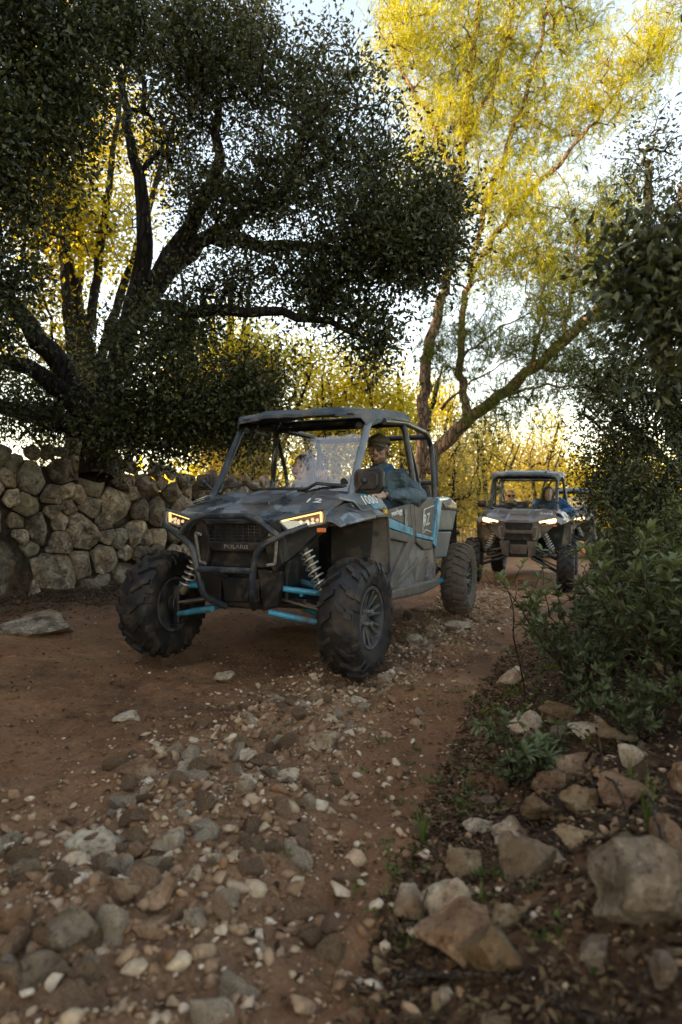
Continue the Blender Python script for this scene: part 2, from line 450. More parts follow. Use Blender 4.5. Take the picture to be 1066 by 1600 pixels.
# ================================================================== dry stone wall
WALL_L = 8.1
def wall_pt(u, v, d):
    """u along the wall, v up, d out towards the track"""
    q = W0 + WT * u + WN * (d - 0.10 * v)
    return (q[0], q[1], v)
def wall_foot(u):
    q = W0 + WT * u + WN * 0.05
    return gz(q[0], q[1])
def wall_top(u): return 1.93 + 0.06 * math.sin(u * 1.9 + 0.4) - 0.07 * max(0, u - 2.6)
def clip_poly(poly, a, b, c):
    """keep a*x+b*y<=c"""
    out = []
    for i in range(len(poly)):
        p, q = poly[i], poly[(i + 1) % len(poly)]
        dp, dq = a * p[0] + b * p[1] - c, a * q[0] + b * q[1] - c
        if dp <= 0: out.append(p)
        if dp * dq < 0:
            s_ = dp / (dp - dq); out.append((p[0] + (q[0] - p[0]) * s_, p[1] + (q[1] - p[1]) * s_))
    return out
def build_wall():
    rng = random.Random(21)
    root = empty('dry_stone_wall', (W0[0] + WT[0] * 4, W0[1] + WT[1] * 4, 0.1))
    tag(root, 'rough dry stone wall of grey-brown field stones at the left edge of the track', 'wall')
    bpy.context.view_layer.update()
    off = Vector(root.location)
    pts = []
    # the one huge boulder low in the wall and a few big ones first
    for u, v, r in [(3.02, 0.50, 0.40), (3.72, 0.42, 0.25), (2.35, 1.28, 0.22), (3.5, 1.45, 0.17), (4.1, 0.90, 0.20), (4.6, 1.18, 0.21), (5.3, 1.1, .19)]:
        pts.append((u, v, r))
    for k in range(9000):
        u = rng.uniform(-0.2, WALL_L + 0.2); v = rng.uniform(-0.1, 1.9)
        r = rng.choice((0.21, 0.17, 0.14, 0.12, 0.10, 0.08)) * (1.3 - 0.28 * v)
        if k > 5000: r = 0.075
        if all((u - a) ** 2 + ((v - b) * 1.1) ** 2 > ((r + c) * 0.93) ** 2 for a, b, c in pts): pts.append((u, v, r))
    n = 0
    for (u, v, r) in pts:
        f = wall_foot(u); 
        if v < f - 0.12 or v + r * 0.4 > wall_top(u): continue
        if u < 1.2: continue
        poly = [(u + r * 1.7 * math.cos(a * math.pi / 5), v + r * 1.6 * math.sin(a * math.pi / 5)) for a in range(10)]
        for (a, b, c) in pts:
            if (a, b) == (u, v): continue
            dx, dy = a - u, b - v; d2 = dx * dx + dy * dy
            if d2 > 2.0: continue
            w = (d2 + r * r - c * c) / (2 * d2)
            poly = clip_poly(poly, dx, dy, (u + dx * w) * dx + (v + dy * w) * dy)
            if len(poly) < 3: break
        if len(poly) < 3: continue
        cx = sum(p[0] for p in poly) / len(poly); cy = sum(p[1] for p in poly) / len(poly)
        # shrink, then cut corners once or twice so stones are blunt but still angular
        sh = 1.0 - 0.02 * rng.random() - 0.002 / r
        poly = [(cx + (p[0] - cx) * sh, cy + (p[1] - cy) * sh) for p in poly]
        for it_ in range(1 if rng.random() < .45 else 2):
            q = []
            for i in range(len(poly)):
                p0, p1 = poly[i], poly[(i + 1) % len(poly)]
                k = 0.13 if it_ == 0 else 0.25
                q += [(p0[0] + (p1[0] - p0[0]) * k, p0[1] + (p1[1] - p0[1]) * k), (p0[0] + (p1[0] - p0[0]) * (1 - k), p0[1] + (p1[1] - p0[1]) * (1 - k))]
            poly = q
        m = len(poly); size = math.sqrt(abs(sum(poly[i][0] * poly[(i + 1) % m][1] - poly[(i + 1) % m][0] * poly[i][1] for i in range(m))) / 2)
        bulge = rng.uniform(0.18, 0.36) * size; tu, tv = rng.uniform(-.45, .45), rng.uniform(-.3, .5)
        set_ = rng.uniform(-0.045, 0.05)
        V = []; rings = [(-0.42 * size, .80), (-0.16 * size, 0.99), (0.0, 1.0), (bulge * .55, 0.95), (bulge * .86, .84), (bulge * .97, .62), (bulge * 1.0, .42), (bulge * 1.02, .2)]
        for d, s_ in rings:
            for (a, b) in poly:
                uu, vv = cx + (a - cx) * s_, cy + (b - cy) * s_
                tilt = ((a - cx) * tu + (b - cy) * tv) * s_ * (1 if d > 0 else 0)
                V.append((uu, vv, d + tilt + set_))
        V.append((cx, cy, bulge * 1.03 + set_))
        V = np.array(V)
        for _ in range(9):   # knock flat facets off the face
            nn = unit(np.array([rng.gauss(0, 1), rng.gauss(0, 1), abs(rng.gauss(0, 1)) * 1.2 + 1.3])); c0 = np.array([cx, cy, set_])
            sup = ((V - c0) @ nn).max(); dd = sup * rng.uniform(.50, .88); e_ = (V - c0) @ nn - dd; V = V - np.maximum(e_, 0)[:, None] * nn
        P = V * 1.0
        off_ = rng.uniform(0, 30)
        nz = vnoise3(P / size * 2.2 + off_); nz2 = vnoise3(P / size * 5.5 + off_ + 9)
        ctr = np.array([cx, cy, 0]); dirv = (V - ctr); ln = np.linalg.norm(dirv, axis=1, keepdims=True) + 1e-6
        V = V + dirv / ln * (nz * 0.38 + nz2 * 0.30)[:, None] * size * np.array([0.35, 0.35, 1.0])
        W = [Vector(wall_pt(*p)) - off for p in V]
        F = [(i * m + k, i * m + (k + 1) % m, (i + 1) * m + (k + 1) % m, (i + 1) * m + k) for i in range(len(rings) - 1) for k in range(m)]
        e = len(W) - 1; F += [((len(rings) - 1) * m + k, (len(rings) - 1) * m + (k + 1) % m, e) for k in range(m)]
        F.append(tuple(range(m - 1, -1, -1)))
        c3 = sum(W, Vector()) / len(W)
        mb = MB().raw([p - c3 for p in W], F)
        o = mb.build('stone', 'wall_stone_moss' if rng.random() < 0.12 else 'wall_stone', root, smooth=20)
        o.location = c3; n += 1
    mb = MB(); rows = []
    for d in (-0.13, -0.55):
        pass
    us = np.linspace(1.0, WALL_L, 30)
    rows = [[Vector(wall_pt(u, wall_foot(u) - 0.2, -0.10)) - off for u in us],
            [Vector(wall_pt(u, wall_top(u) - 0.32, -0.10)) - off for u in us],
            [Vector(wall_pt(u, wall_top(u) - 0.26, -0.55)) - off for u in us],
            [Vector(wall_pt(u, wall_foot(u) - 0.2, -0.60)) - off for u in us]]
    mb.grid(rows); mb.build('rubble_core', 'wall_earth', root, smooth=60)
    return n
build_wall()
# ================================================================== materials of plants
def bark(name, a, b, sc=1.0):
    t = NT(name); v = t.coord('Object')
    mp = t.add('ShaderNodeMapping'); mp.inputs['Scale'].default_value = (9 * sc, 9 * sc, 2.2 * sc); t.link(v, mp.inputs[0])
    f = t.noise(mp.outputs[0], 2.2, 8, 0.7, 0.8); g = t.voro(mp.outputs[0], 2.0, 'Distance', 'DISTANCE_TO_EDGE')
    c = t.mix(t.ramp(g, [(0.0, 1.0), (0.18, 0.0)]), t.ramp(f, [(0.3, a), (0.7, b)]), tuple(x * 0.35 for x in a))
    t.done(t.bsdf(c, 0.95, 0, 0.2, t.bump(t.math('ADD', t.math('MULTIPLY', f, 0.5), t.math('MINIMUM', g, 0.3)), 0.9, 0.03)))
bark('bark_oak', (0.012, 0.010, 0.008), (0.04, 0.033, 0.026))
bark('bark_pine', (0.14, 0.088, 0.06), (0.34, 0.24, 0.175))
bark('bark_twig', (0.05, 0.032, 0.024), (0.12, 0.085, 0.062), 3)
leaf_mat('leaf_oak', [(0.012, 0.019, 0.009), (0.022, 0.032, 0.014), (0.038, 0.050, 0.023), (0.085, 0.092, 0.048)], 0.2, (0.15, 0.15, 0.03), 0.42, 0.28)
leaf_mat('leaf_gold', [(0.17, 0.15, 0.03), (0.25, 0.20, 0.035), (0.33, 0.26, 0.045), (0.20, 0.17, 0.05)], 0.6, (0.98, 0.80, 0.07), 0.6, 0.2)
leaf_mat('leaf_ochre', [(0.18, 0.14, 0.055), (0.25, 0.19, 0.07), (0.14, 0.125, 0.04), (0.32, 0.25, 0.11)], 0.5, (0.85, 0.64, 0.14), 0.65, 0.2)
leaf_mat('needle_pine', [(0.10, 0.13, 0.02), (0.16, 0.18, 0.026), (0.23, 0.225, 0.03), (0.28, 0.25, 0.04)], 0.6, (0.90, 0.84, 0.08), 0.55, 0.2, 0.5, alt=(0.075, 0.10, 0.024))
leaf_mat('needle_shade', [(0.05, 0.075, 0.018), (0.08, 0.11, 0.026), (0.11, 0.13, 0.03)], 0.4, None, 0.6, 0.2, 0.5)  # darker needle green, shade of the low branches put into the colour
leaf_mat('leaf_rockrose', [(0.045, 0.062, 0.032), (0.065, 0.088, 0.045), (0.125, 0.155, 0.085), (0.04, 0.045, 0.026)], 0.25, None, 0.6, 0.25, 3)
leaf_mat('leaf_dry', [(0.05, 0.028, 0.016), (0.085, 0.05, 0.028), (0.17, 0.115, 0.068), (0.03, 0.018, 0.012)], 0.15, None, 0.85, 0.15, 3)
leaf_mat('leaf_grass', [(0.05, 0.085, 0.022), (0.085, 0.13, 0.034), (0.12, 0.155, 0.05)], 0.35, None, 0.55, 0.3, 3)
leaf_mat('leaf_scrub', [(0.06, 0.068, 0.03), (0.09, 0.095, 0.045), (0.12, 0.112, 0.055), (0.05, 0.05, 0.028)], 0.3, None, 0.6, 0.2, 2)

def leaves(P, D, length, width, rng, fold=0.25, jit=1.0, up=0.35):
    """folded diamond leaves at P heading along D"""
    n = len(P); A = unit(D + jit * rng.normal(size=(n, 3)))
    N = rng.normal(size=(n, 3)) * 0.8; N[:, 2] += up * 2
    S = unit(np.cross(A, N)); N = np.cross(S, A)
    l = length * rng.uniform(0.6, 1.25, (n, 1)); w = width * rng.uniform(0.6, 1.2, (n, 1))
    V = np.stack([P, P + A * l * .5 + S * w * .5 + N * w * fold, P + A * l, P + A * l * .5 - S * w * .5 + N * w * fold], 1).reshape(-1, 3)
    b = np.arange(n)[:, None] * 4
    F = np.concatenate([b + np.array([[0, 1, 2]]), b + np.array([[0, 2, 3]])], 0)
    return V, F
def needles(P, D, length, width, per, rng, spread=0.5):
    n = len(P) * per; P = np.repeat(P, per, 0); D = np.repeat(unit(D), per, 0)
    P = P - D * rng.uniform(0, length * 1.3, (n, 1)) 
    A = unit(D + spread * rng.normal(size=(n, 3))); S = unit(np.cross(A, rng.normal(size=(n, 3))))
    l = length * rng.uniform(0.6, 1.2, (n, 1)); w = width * 0.5
    V = np.stack([P + S * w, P - S * w, P + A * l], 1).reshape(-1, 3)
    return V, np.arange(n * 3).reshape(-1, 3)

def tubes_np(polys, sides=4):
    """polys: list of (points (k,3), radii (k,)) -> V, F quads"""
    VV = []; FF = []; base = 0
    for P, r in polys:
        k = len(P)
        if k < 2: continue
        T = unit(np.gradient(P, axis=0)); ref = np.array([0.31, 0.17, 0.93]) if abs(T[0, 2]) < 0.8 else np.array([0.95, 0.2, 0.1])
        A = unit(np.cross(T, ref)); B = np.cross(T, A)
        n = sides if r[0] > 0.02 else max(3, sides - 1)
        if r[0] > 0.06: n = 9
        th = np.arange(n) * 2 * np.pi / n
        V = P[:, None] + (A[:, None] * np.cos(th)[None, :, None] + B[:, None] * np.sin(th)[None, :, None]) * r[:, None, None]
        if r[0] > 0.05: V = V * 1.0 + (A[:, None] * (fbm(th[None, :] * 1.3 + P[:, 2:3] * 2, P[:, 2:3] * 4 + th[None, :], 3) * r[:, None] * 0.5)[:, :, None])
        i = np.arange(k - 1)[:, None] * n; j = np.arange(n)[None]
        F = np.stack([i + j, i + (j + 1) % n, i + n + (j + 1) % n, i + n + j], -1).reshape(-1, 4) + base
        VV.append(V.reshape(-1, 3)); FF.append(F); base += k * n
    return np.concatenate(VV), np.concatenate(FF)

def resample(P, step):
    P = np.asarray(P, float); 
    d = np.r_[0, np.cumsum(np.linalg.norm(np.diff(P[:, :3], axis=0), axis=1))]
    n = max(2, int(d[-1] / step) + 1); s = np.linspace(0, d[-1], n)
    Q = np.stack([np.interp(s, d, P[:, i]) for i in range(P.shape[1])], 1)
    for _ in range(2):
        if n > 3: Q[1:-1, :3] = Q[1:-1, :3] * 0.5 + (Q[:-2, :3] + Q[2:, :3]) * 0.25
    return Q

def sample_lobes(lobes, rng, px=True):
    out = []
    for L in lobes:
        if px:
            x, y, d, rx, ry, rz, n = L; c = np.array(at(x, y, d)); r = np.array([rx / FPX * d, rz, ry / FPX * d])
        else:
            c = np.array(L[:3]); r = np.array(L[3:6]); n = L[6]
        u = unit(rng.normal(size=(n, 3))) * rng.uniform(0, 1, (n, 1)) ** 0.42 * np.where(rng.random((n, 1)) < .16, 1.28, 1.0)
        out.append(c + u * r)
    return np.concatenate(out)

def grow(limbs, C, rng, tip=0.004, wig=0.10, step=0.16, sag=0.0):
    """connect every cluster point to the nearest branch; returns polylines, tip directions"""
    polys = []; pos = []; rad = []
    for L in limbs:
        Q = resample(L, step); Q[1:-1, :3] += rng.normal(size=(len(Q) - 2, 3)) * wig * 0.18
        polys.append([Q[:, :3], Q[:, 3]]); pos.append(Q[:, :3]); rad.append(Q[:, 3])
    pos = np.concatenate(pos); rad = np.concatenate(rad)
    cap = len(pos) + 40 * len(C) + 10
    buf = np.zeros((cap, 3)); buf[:len(pos)] = pos; par = np.full(cap, -1); cnt = np.zeros(cap); lim = np.zeros(cap); lim[:len(pos)] = rad
    n = len(pos); nl = n
    d0 = np.min(np.linalg.norm(C[:, None] - pos[None, ::2], axis=2), axis=1)
    order = np.argsort(d0); br = []
    for ci in order:
        c = C[ci]; d = np.linalg.norm(buf[:n] - c, axis=1); k = int(np.argmin(d + 0.15 * np.maximum(0, buf[:n, 2] - c[2])))
        p = buf[k]; L = d[k]; m = max(2, int(L / step) + 1); 
        if n + m >= cap: break
        s = np.linspace(0, 1, m + 1)[1:, None]; mid = rng.normal(size=3) * wig * L
        mid[2] += 0.18 * L
        Q = p + (c - p) * s + mid * (4 * s * (1 - s)) * 0.6 + rng.normal(size=(m, 3)) * wig * 0.12 * min(L, 0.5)
        ids = [k]
        for q in Q:
            buf[n] = q; par[n] = ids[-1]; ids.append(n); n += 1
        br.append((ids, ci))
    for ids, _ in br:
        i = ids[-1]
        while i >= 0: cnt[i] += 1; i = par[i]
    dirs = np.zeros_like(C)
    for ids, ci in br:
        I = np.array(ids); r = tip * np.maximum(cnt[I], 1) ** 0.46
        if I[0] < nl: r[0] = min(r[1] * 1.3, lim[I[0]])
        polys.append([buf[I], r]); dirs[ci] = unit(buf[I[-1]] - buf[I[-2]])
    return polys, dirs

def tree(name, label, cat, limbs, C, rng, leafm, barkm, per=38, size=(0.05, 0.026), rad=0.17, needle=False, tip=0.004,
         group=None, wig=0.10, trunk='trunk', crown='crown', step=0.16, per_fn=None, jit=1.0, up=0.35, vary=False):
    polys, dirs = grow(limbs, C, rng, tip, wig, step)
    base = np.array(limbs[0][0][:3]); root = empty(name, base)
    tag(root, label, cat, group)
    V, F = tubes_np(polys)
    link_mesh(trunk, np_mesh(trunk, V - base, F), barkm, root, smooth=180)
    if needle:
        k = per; P = np.repeat(C, k, 0) + rng.normal(size=(len(C) * k, 3)) * rad
        D = np.repeat(dirs, k, 0) * 0.7 + rng.normal(size=(len(C) * k, 3)) * 0.45; D[:, 2] += 0.75
        V, F = needles(P, D, size[0], size[1], needle, rng)
    else:
        kk = np.full(len(C), per) if per_fn is None else per_fn(C)
        kk = np.maximum(0, (kk * (rng.lognormal(-.12, .6, len(C)).clip(.1, 3) if vary else rng.uniform(0.5, 1.5, len(C)))).astype(int))
        P = np.repeat(C, kk, 0); Dr = np.repeat(dirs, kk, 0); n = len(P)
        o = rng.normal(size=(n, 3)) * rad; P = P + o - Dr * rng.uniform(0, rad * 1.6, (n, 1))
        V, F = leaves(P, unit(o) * 0.8 + Dr * 0.6, size[0], size[1], rng, jit=jit, up=up)
    o = link_mesh(crown, np_mesh(crown, V - base, F), leafm, root)
    return root

def L_(pts, d, r0, r1):
    """limb from photograph points (x, y[, depth]); radii taper r0 -> r1"""
    n = len(pts); out = []
    for i, p in enumerate(pts):
        dd = p[2] if len(p) > 2 else d; q = at(p[0], p[1], dd)
        out.append((q.x, q.y, q.z, r0 + (r1 - r0) * i / (n - 1)))
    return out

def build_oaks():
    rng = np.random.default_rng(3)
    limbs = [
        L_([(150, 745), (152, 690), (165, 640), (190, 540), (213, 470), (225, 400), (222, 300), (205, 220), (185, 120)], 7.0, 0.18, 0.03),
        L_([(200, 510), (250, 430), (330, 370), (385, 335), (450, 290), (530, 240, 6.6)], 7.0, 0.105, 0.03),
        L_([(240, 445), (300, 350), (345, 260), (340, 180), (330, 80)], 7.0, 0.10, 0.02),
        L_([(150, 660), (110, 600), (60, 525), (0, 445), (-70, 380)], 7.0, 0.14, 0.06),
        L_([(140, 650), (75, 585), (0, 562), (-80, 540)], 6.9, 0.11, 0.05),
        L_([(215, 470), (300, 490, 6.7), (400, 485, 6.4), (480, 495, 6.3), (540, 505, 6.2), (590, 540, 6.1)], 7.0, 0.07, 0.015),
        L_([(330, 370), (420, 385, 6.6), (520, 395, 6.3), (640, 370, 6.1)], 7.0, 0.07, 0.02),
        L_([(160, 690), (200, 690, 6.8), (260, 640, 6.6), (330, 610, 6.5), (390, 590, 6.5)], 7.0, 0.07, 0.02),
        L_([(450, 290), (480, 200, 6.7), (470, 110, 6.7)], 6.8, 0.05, 0.02),
        [(-2.5, 7.0, 1.9, .1), (-3.8, 7.8, 2.3, .08), (-5.2, 8.7, 2.8, .06), (-6.6, 9.8, 3.4, .03)]]
    lobes = [(600, 330, 6.2, 115, 90, .7, 125), (540, 220, 6.5, 105, 105, .8, 120), (460, 140, 6.8, 105, 105, .8, 105), (655, 395, 6.0, 65, 60, .5, 110),
             (560, 400, 6.2, 90, 50, .5, 90), (330, 120, 7, 100, 100, .8, 150), (375, 40, 7.2, 75, 50, .7, 80), (430, 300, 6.6, 90, 60, .6, 100),
             (250, 60, 7, 80, 90, .7, 110), (270, 230, 7.2, 60, 60, .6, 55), (470, 425, 6.5, 90, 35, .5, 50),
             (360, 440, 6.6, 70, 50, .5, 55), (210, 560, 6.3, 85, 75, .5, 60), (300, 600, 6.2, 90, 65, .5, 65), (390, 600, 6.6, 65, 60, .5, 60),
             (210, 665, 6.6, 80, 40, .4, 90), (330, 670, 6.9, 80, 40, .4, 80), (575, 520, 6.2, 45, 55, .4, 55), (520, 465, 6.3, 60, 25, .3, 40),
             (60, 650, 7, 80, 40, .5, 70), (690, 330, 6.1, 50, 60, .4, 50), (270, 520, 6.6, 70, 40, .4, 60), (330, 320, 6.9, 60, 60, .5, 60), (260, 680, 6.5, 90, 45, .4, 60), (400, 660, 6.7, 50, 50, .4, 45)]
    C = np.concatenate([sample_lobes(lobes, rng), sample_lobes([(-4.9, 8.3, 2.6, 1.2, 1.0, 1.0, 170), (-6.5, 9.8, 3.2, 1.5, 1.2, 1.6, 210)], rng, px=False)])  # the off-frame lobes are added to block sun from the near track
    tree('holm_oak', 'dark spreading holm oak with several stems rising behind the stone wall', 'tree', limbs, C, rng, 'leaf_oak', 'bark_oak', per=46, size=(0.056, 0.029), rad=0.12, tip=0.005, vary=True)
    limbs = [[(-4.0, 5.6, 1.2, .2), (-3.9, 5.55, 2.2, .17), (-3.6, 5.4, 3.2, .13), (-3.2, 5.3, 4.3, .08), (-2.9, 5.3, 5.4, .03)],
             [(-3.75, 5.5, 2.7, .11), (-3.3, 5.1, 3.2, .08), (-2.6, 5.0, 3.9, .04), (-2.1, 5.1, 4.5, .02)],
             [(-3.9, 5.55, 2.3, .10), (-4.5, 5.2, 3.2, .07), (-4.9, 5.0, 4.2, .03)],
             [(-3.8, 5.5, 2.4, .08), (-3.3, 5.2, 2.5, .05), (-2.7, 5.1, 2.6, .02)],
             [(-4.0, 5.6, 1.6, .12), (-5.2, 5.9, 2.2, .09), (-6.6, 6.6, 3.0, .06), (-8.0, 7.6, 3.8, .03)],
             [(-5.2, 5.9, 2.2, .08), (-6.2, 5.0, 2.8, .05), (-7.0, 4.6, 3.4, .02)]]
    lobes = [(50, 60, 5.3, 130, 110, .8, 230), (20, 240, 5.1, 100, 110, .6, 160), (-20, 400, 5.0, 75, 60, .5, 60), (180, 40, 5.6, 60, 60, .5, 80),
             (-120, 180, 5.0, 120, 160, .8, 170), (-50, 540, 5.2, 80, 60, .5, 70), (120, 170, 5.3, 50, 70, .5, 55), (-140, 420, 4.6, 110, 110, .7, 110)]
    C = np.concatenate([sample_lobes(lobes, rng), sample_lobes([(-4.5, 6.4, 2.5, .8, .8, .6, 130), (-5.6, 6.0, 2.9, 1.0, 1.0, 1.3, 190), (-6.8, 6.9, 3.4, 1.2, 1.2, 1.8, 230), (-8.2, 7.9, 3.6, 1.3, 1.3, 2.0, 230), (-6.8, 4.8, 3.2, 1.2, 1.1, 1.7, 200), (-8.6, 6.0, 3.6, 1.2, 1.2, 2.0, 190)], rng, px=False)])  # unseen left part of the crown, added to keep sun off the foreground
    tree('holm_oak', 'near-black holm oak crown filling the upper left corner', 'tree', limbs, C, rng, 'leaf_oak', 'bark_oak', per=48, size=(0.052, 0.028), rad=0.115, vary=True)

def build_pine():
    rng = np.random.default_rng(5); d = 11.0
    limbs = [
        L_([(655, 770), (660, 690), (663, 600), (675, 520), (690, 470), (705, 400), (718, 300), (722, 230), (735, 120), (750, 0), (765, -130)], d, 0.105, 0.04),
        L_([(728, 660, 10.9), (722, 580), (718, 520), (732, 440), (755, 330), (800, 210), (840, 90), (865, -60)], d, 0.07, 0.025),
        L_([(665, 735, 11), (690, 692, 10.9), (730, 660, 10.8), (780, 620, 10.6), (830, 580, 10.4), (880, 535, 10.2), (930, 490, 10), (985, 435, 9.8), (1040, 360, 9.6), (1075, 280, 9.5)], d, 0.115, 0.045),
        L_([(718, 290), (680, 200), (630, 110), (590, 40)], d, 0.06, 0.015),
        L_([(735, 430), (800, 330, 10.9), (880, 250, 10.7), (960, 150, 10.5), (1035, 60, 10.4)], d, 0.06, 0.02),
        L_([(722, 230), (770, 130), (800, 20), (815, -80)], d, 0.05, 0.02),
        L_([(755, 330), (700, 330), (640, 300)], d, 0.03, 0.012),
        L_([(830, 580, 10.4), (850, 500, 10.3), (850, 430, 10.2)], d, 0.035, 0.015),
        L_([(880, 535, 10.2), (900, 440, 10), (905, 350, 10)], d, 0.035, 0.012),
        L_([(780, 620, 10.6), (860, 600, 10), (940, 610, 9.5)], d, 0.03, 0.01),
        L_([(835, 577, 10.4), (910, 575, 9.9), (970, 590, 9.6)], d, 0.03, 0.01),
        L_([(690, 640), (730, 600, 10.6), (800, 560, 10.2)], d, 0.03, 0.01),
        L_([(722, 560), (760, 530, 10.6), (800, 500, 10.4), (850, 480, 10.2)], d, 0.025, 0.01)]
    lobes = [(640, 60, 11, 75, 90, .9, 170), (720, 80, 11.3, 100, 120, 1, 240), (820, 60, 11.5, 100, 110, 1, 230), (905, 40, 11.5, 50, 50, .8, 70),
             (690, 200, 11, 65, 60, .8, 120), (790, 190, 11.2, 90, 70, .9, 150), (880, 200, 11, 60, 55, .7, 80), (960, 130, 10.5, 65, 60, .7, 120),
             (1030, 60, 10.3, 50, 50, .6, 80), (760, 300, 11, 85, 55, .8, 130), (840, 330, 10.8, 75, 55, .7, 90), (780, 410, 10.6, 70, 45, .6, 80),
             (870, 430, 10.3, 60, 50, .6, 45), (960, 360, 9.8, 50, 50, .6, 40), (700, -70, 11, 140, 60, 1, 110), (850, -70, 11.2, 120, 60, 1, 110), (640, 280, 11, 40, 50, .5, 40)]
    C = sample_lobes(lobes, rng)
    pine = tree('pine_tree', 'tall sunlit pine with forked trunk and one stem leaning far right over the track', 'tree', limbs, C, rng, 'needle_pine', 'bark_pine', per=8, size=(0.12, 0.009), rad=0.16, needle=9, tip=0.004, wig=0.12)
    # bare lower twigs, a part of the same tree
    C2 = sample_lobes([(800, 530, 10.5, 120, 80, .7, 130), (890, 570, 10.1, 90, 70, .6, 110), (900, 460, 10, 80, 80, .5, 100), (960, 600, 9.6, 60, 50, .5, 60), (700, 540, 11, 60, 70, .5, 60), (850, 390, 10.4, 90, 60, .5, 70), (780, 640, 10.2, 80, 40, .5, 50), (940, 330, 9.9, 60, 60, .5, 80), (960, 440, 9.7, 50, 60, .5, 70)], rng)
    polys, _ = grow(limbs, C2, rng, 0.0034, 0.2); V, F = tubes_np(polys[len(limbs):])
    base = np.array(pine.location); link_mesh('dead_twigs', np_mesh('dead_twigs', V - base, F), 'bark_twig', pine, smooth=180)['kind'] = 'stuff'
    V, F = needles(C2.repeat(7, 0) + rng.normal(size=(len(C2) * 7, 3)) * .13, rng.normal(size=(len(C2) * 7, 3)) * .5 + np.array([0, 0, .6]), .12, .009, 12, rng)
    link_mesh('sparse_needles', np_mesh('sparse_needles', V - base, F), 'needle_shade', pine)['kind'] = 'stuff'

def bg_tree(x, y, h, r, label, seed, leafm='leaf_gold', n=260, per=34, size=(0.10, 0.06), low=0.15, group=None, name='wild_olive_tree', cat='tree', lean=0.0, rad=0.26):
    rng = np.random.default_rng(seed); z = gz(x, y) - 0.05
    limbs = [[(x, y, z, 0.035 * h ** 0.8), (x + .1 * r, y, z + h * .3, 0.028 * h ** .8), (x + rng.normal() * .2 * r + lean, y + rng.normal() * .2 * r, z + h * .75, 0.01 * h ** .8)]]
    for k in range(4):
        a = rng.uniform(0, 6.28); limbs.append([(x, y, z + h * rng.uniform(.1, .3), .018 * h ** .8), (x + .5 * r * math.cos(a), y + .5 * r * math.sin(a), z + h * .5, .012 * h ** .8), (x + .8 * r * math.cos(a), y + .8 * r * math.sin(a), z + h * .75, .005 * h ** .8)])
    lobes = []
    for k in range(9):
        a = rng.uniform(0, 6.28); q = rng.uniform(0.1, .62) * r; zz = z + h * rng.uniform(low + 0.2, 0.82)
        s = r * rng.uniform(.35, .6); lobes.append((x + q * math.cos(a), y + q * math.sin(a), zz, s, s, min(s * 1.0, (z + h - zz) + .1), n // 9))
    C = sample_lobes(lobes, rng, px=False)
    return tree(name, label, cat, limbs, C, rng, leafm, 'bark_oak', per=per, size=size, rad=rad, tip=0.008, group=group, step=0.3)
build_oaks()
build_pine()
BG = [  # x, y, height, radius, material, clusters, label
    (-8.2, 12.5, 9.0, 2.5, 'leaf_gold', 420, 'golden sunlit tree glimpsed through the far left gaps of the oak'),
    (-5.2, 13.5, 9.8, 2.6, 'leaf_gold', 480, 'golden sunlit tree standing behind the forked oak stems'),
    (-14.0, 13.0, 8.0, 2.6, 'leaf_gold', 300, 'golden tree at the left border behind the oak branches'),
    (-2.9, 16.0, 8.0, 2.0, 'leaf_gold', 360, 'yellow tree seen low between the oak and the buggy roof'),
    (-0.3, 17.0, 5.8, 1.7, 'leaf_gold', 300, 'bright yellow tree directly above the front buggy roof'),
    (1.5, 17.5, 6.4, 1.6, 'leaf_gold', 240, 'yellow tree standing right behind the upright pine trunk'),
    (-1.9, 14.8, 5.0, 1.7, 'leaf_gold', 260, 'golden tree just left above the front buggy roof'),  # added to shade the ground by the second buggy
    (-1.7, 12.6, 2.6, 1.3, 'leaf_ochre', 200, 'olive-brown bush seen through the buggy windscreen'),
    (0.45, 13.2, 2.9, 1.3, 'leaf_ochre', 200, 'ochre bush seen between driver and roof pillar'),
    (2.3, 15.0, 3.2, 1.2, 'leaf_ochre', 190, 'ochre bush between the two buggies'),
    (3.7, 18.5, 4.2, 1.7, 'leaf_ochre', 210, 'straw-coloured bush left above the second buggy roof'),
    (5.9, 21.5, 4.0, 1.9, 'leaf_ochre', 210, 'straw-coloured bush right above the second buggy roof'),
    (8.4, 23.0, 4.2, 2.2, 'leaf_gold', 220, 'yellow bush by the bend to the right of the second buggy'),
    (3.3, 25.0, 7.0, 2.0, 'leaf_gold', 260, 'far yellow tree low behind the leaning pine stem'),
    (5.0, 24.0, 5.4, 2.2, 'leaf_gold', 260, 'yellow tree top straight above the second buggy'),
    (7.6, 27.0, 6.0, 2.6, 'leaf_gold', 260, 'yellow tree far right of the second buggy roof'),
    (-4.2, 10.6, 2.4, 1.3, 'leaf_scrub', 180, 'dull green scrub on the terrace behind the wall'),
    (11.5, 27.0, 4.0, 2.4, 'leaf_gold', 200, 'far yellow tree at the right where the track vanishes'),
]
for i, (x, y, h, r, m, n, lab) in enumerate(BG):
    big = m == 'leaf_gold'
    bg_tree(x, y, h, r, lab, 100 + i, m, n, per=34 if big else 42, size=(0.115, 0.06) if big else (0.085, 0.03), low=0.12 if big else -0.05,
            name='wild_olive_tree' if big else 'bush', cat='tree' if big else 'bush', group='sunlit trees behind the track' if big else 'bushes behind the track')

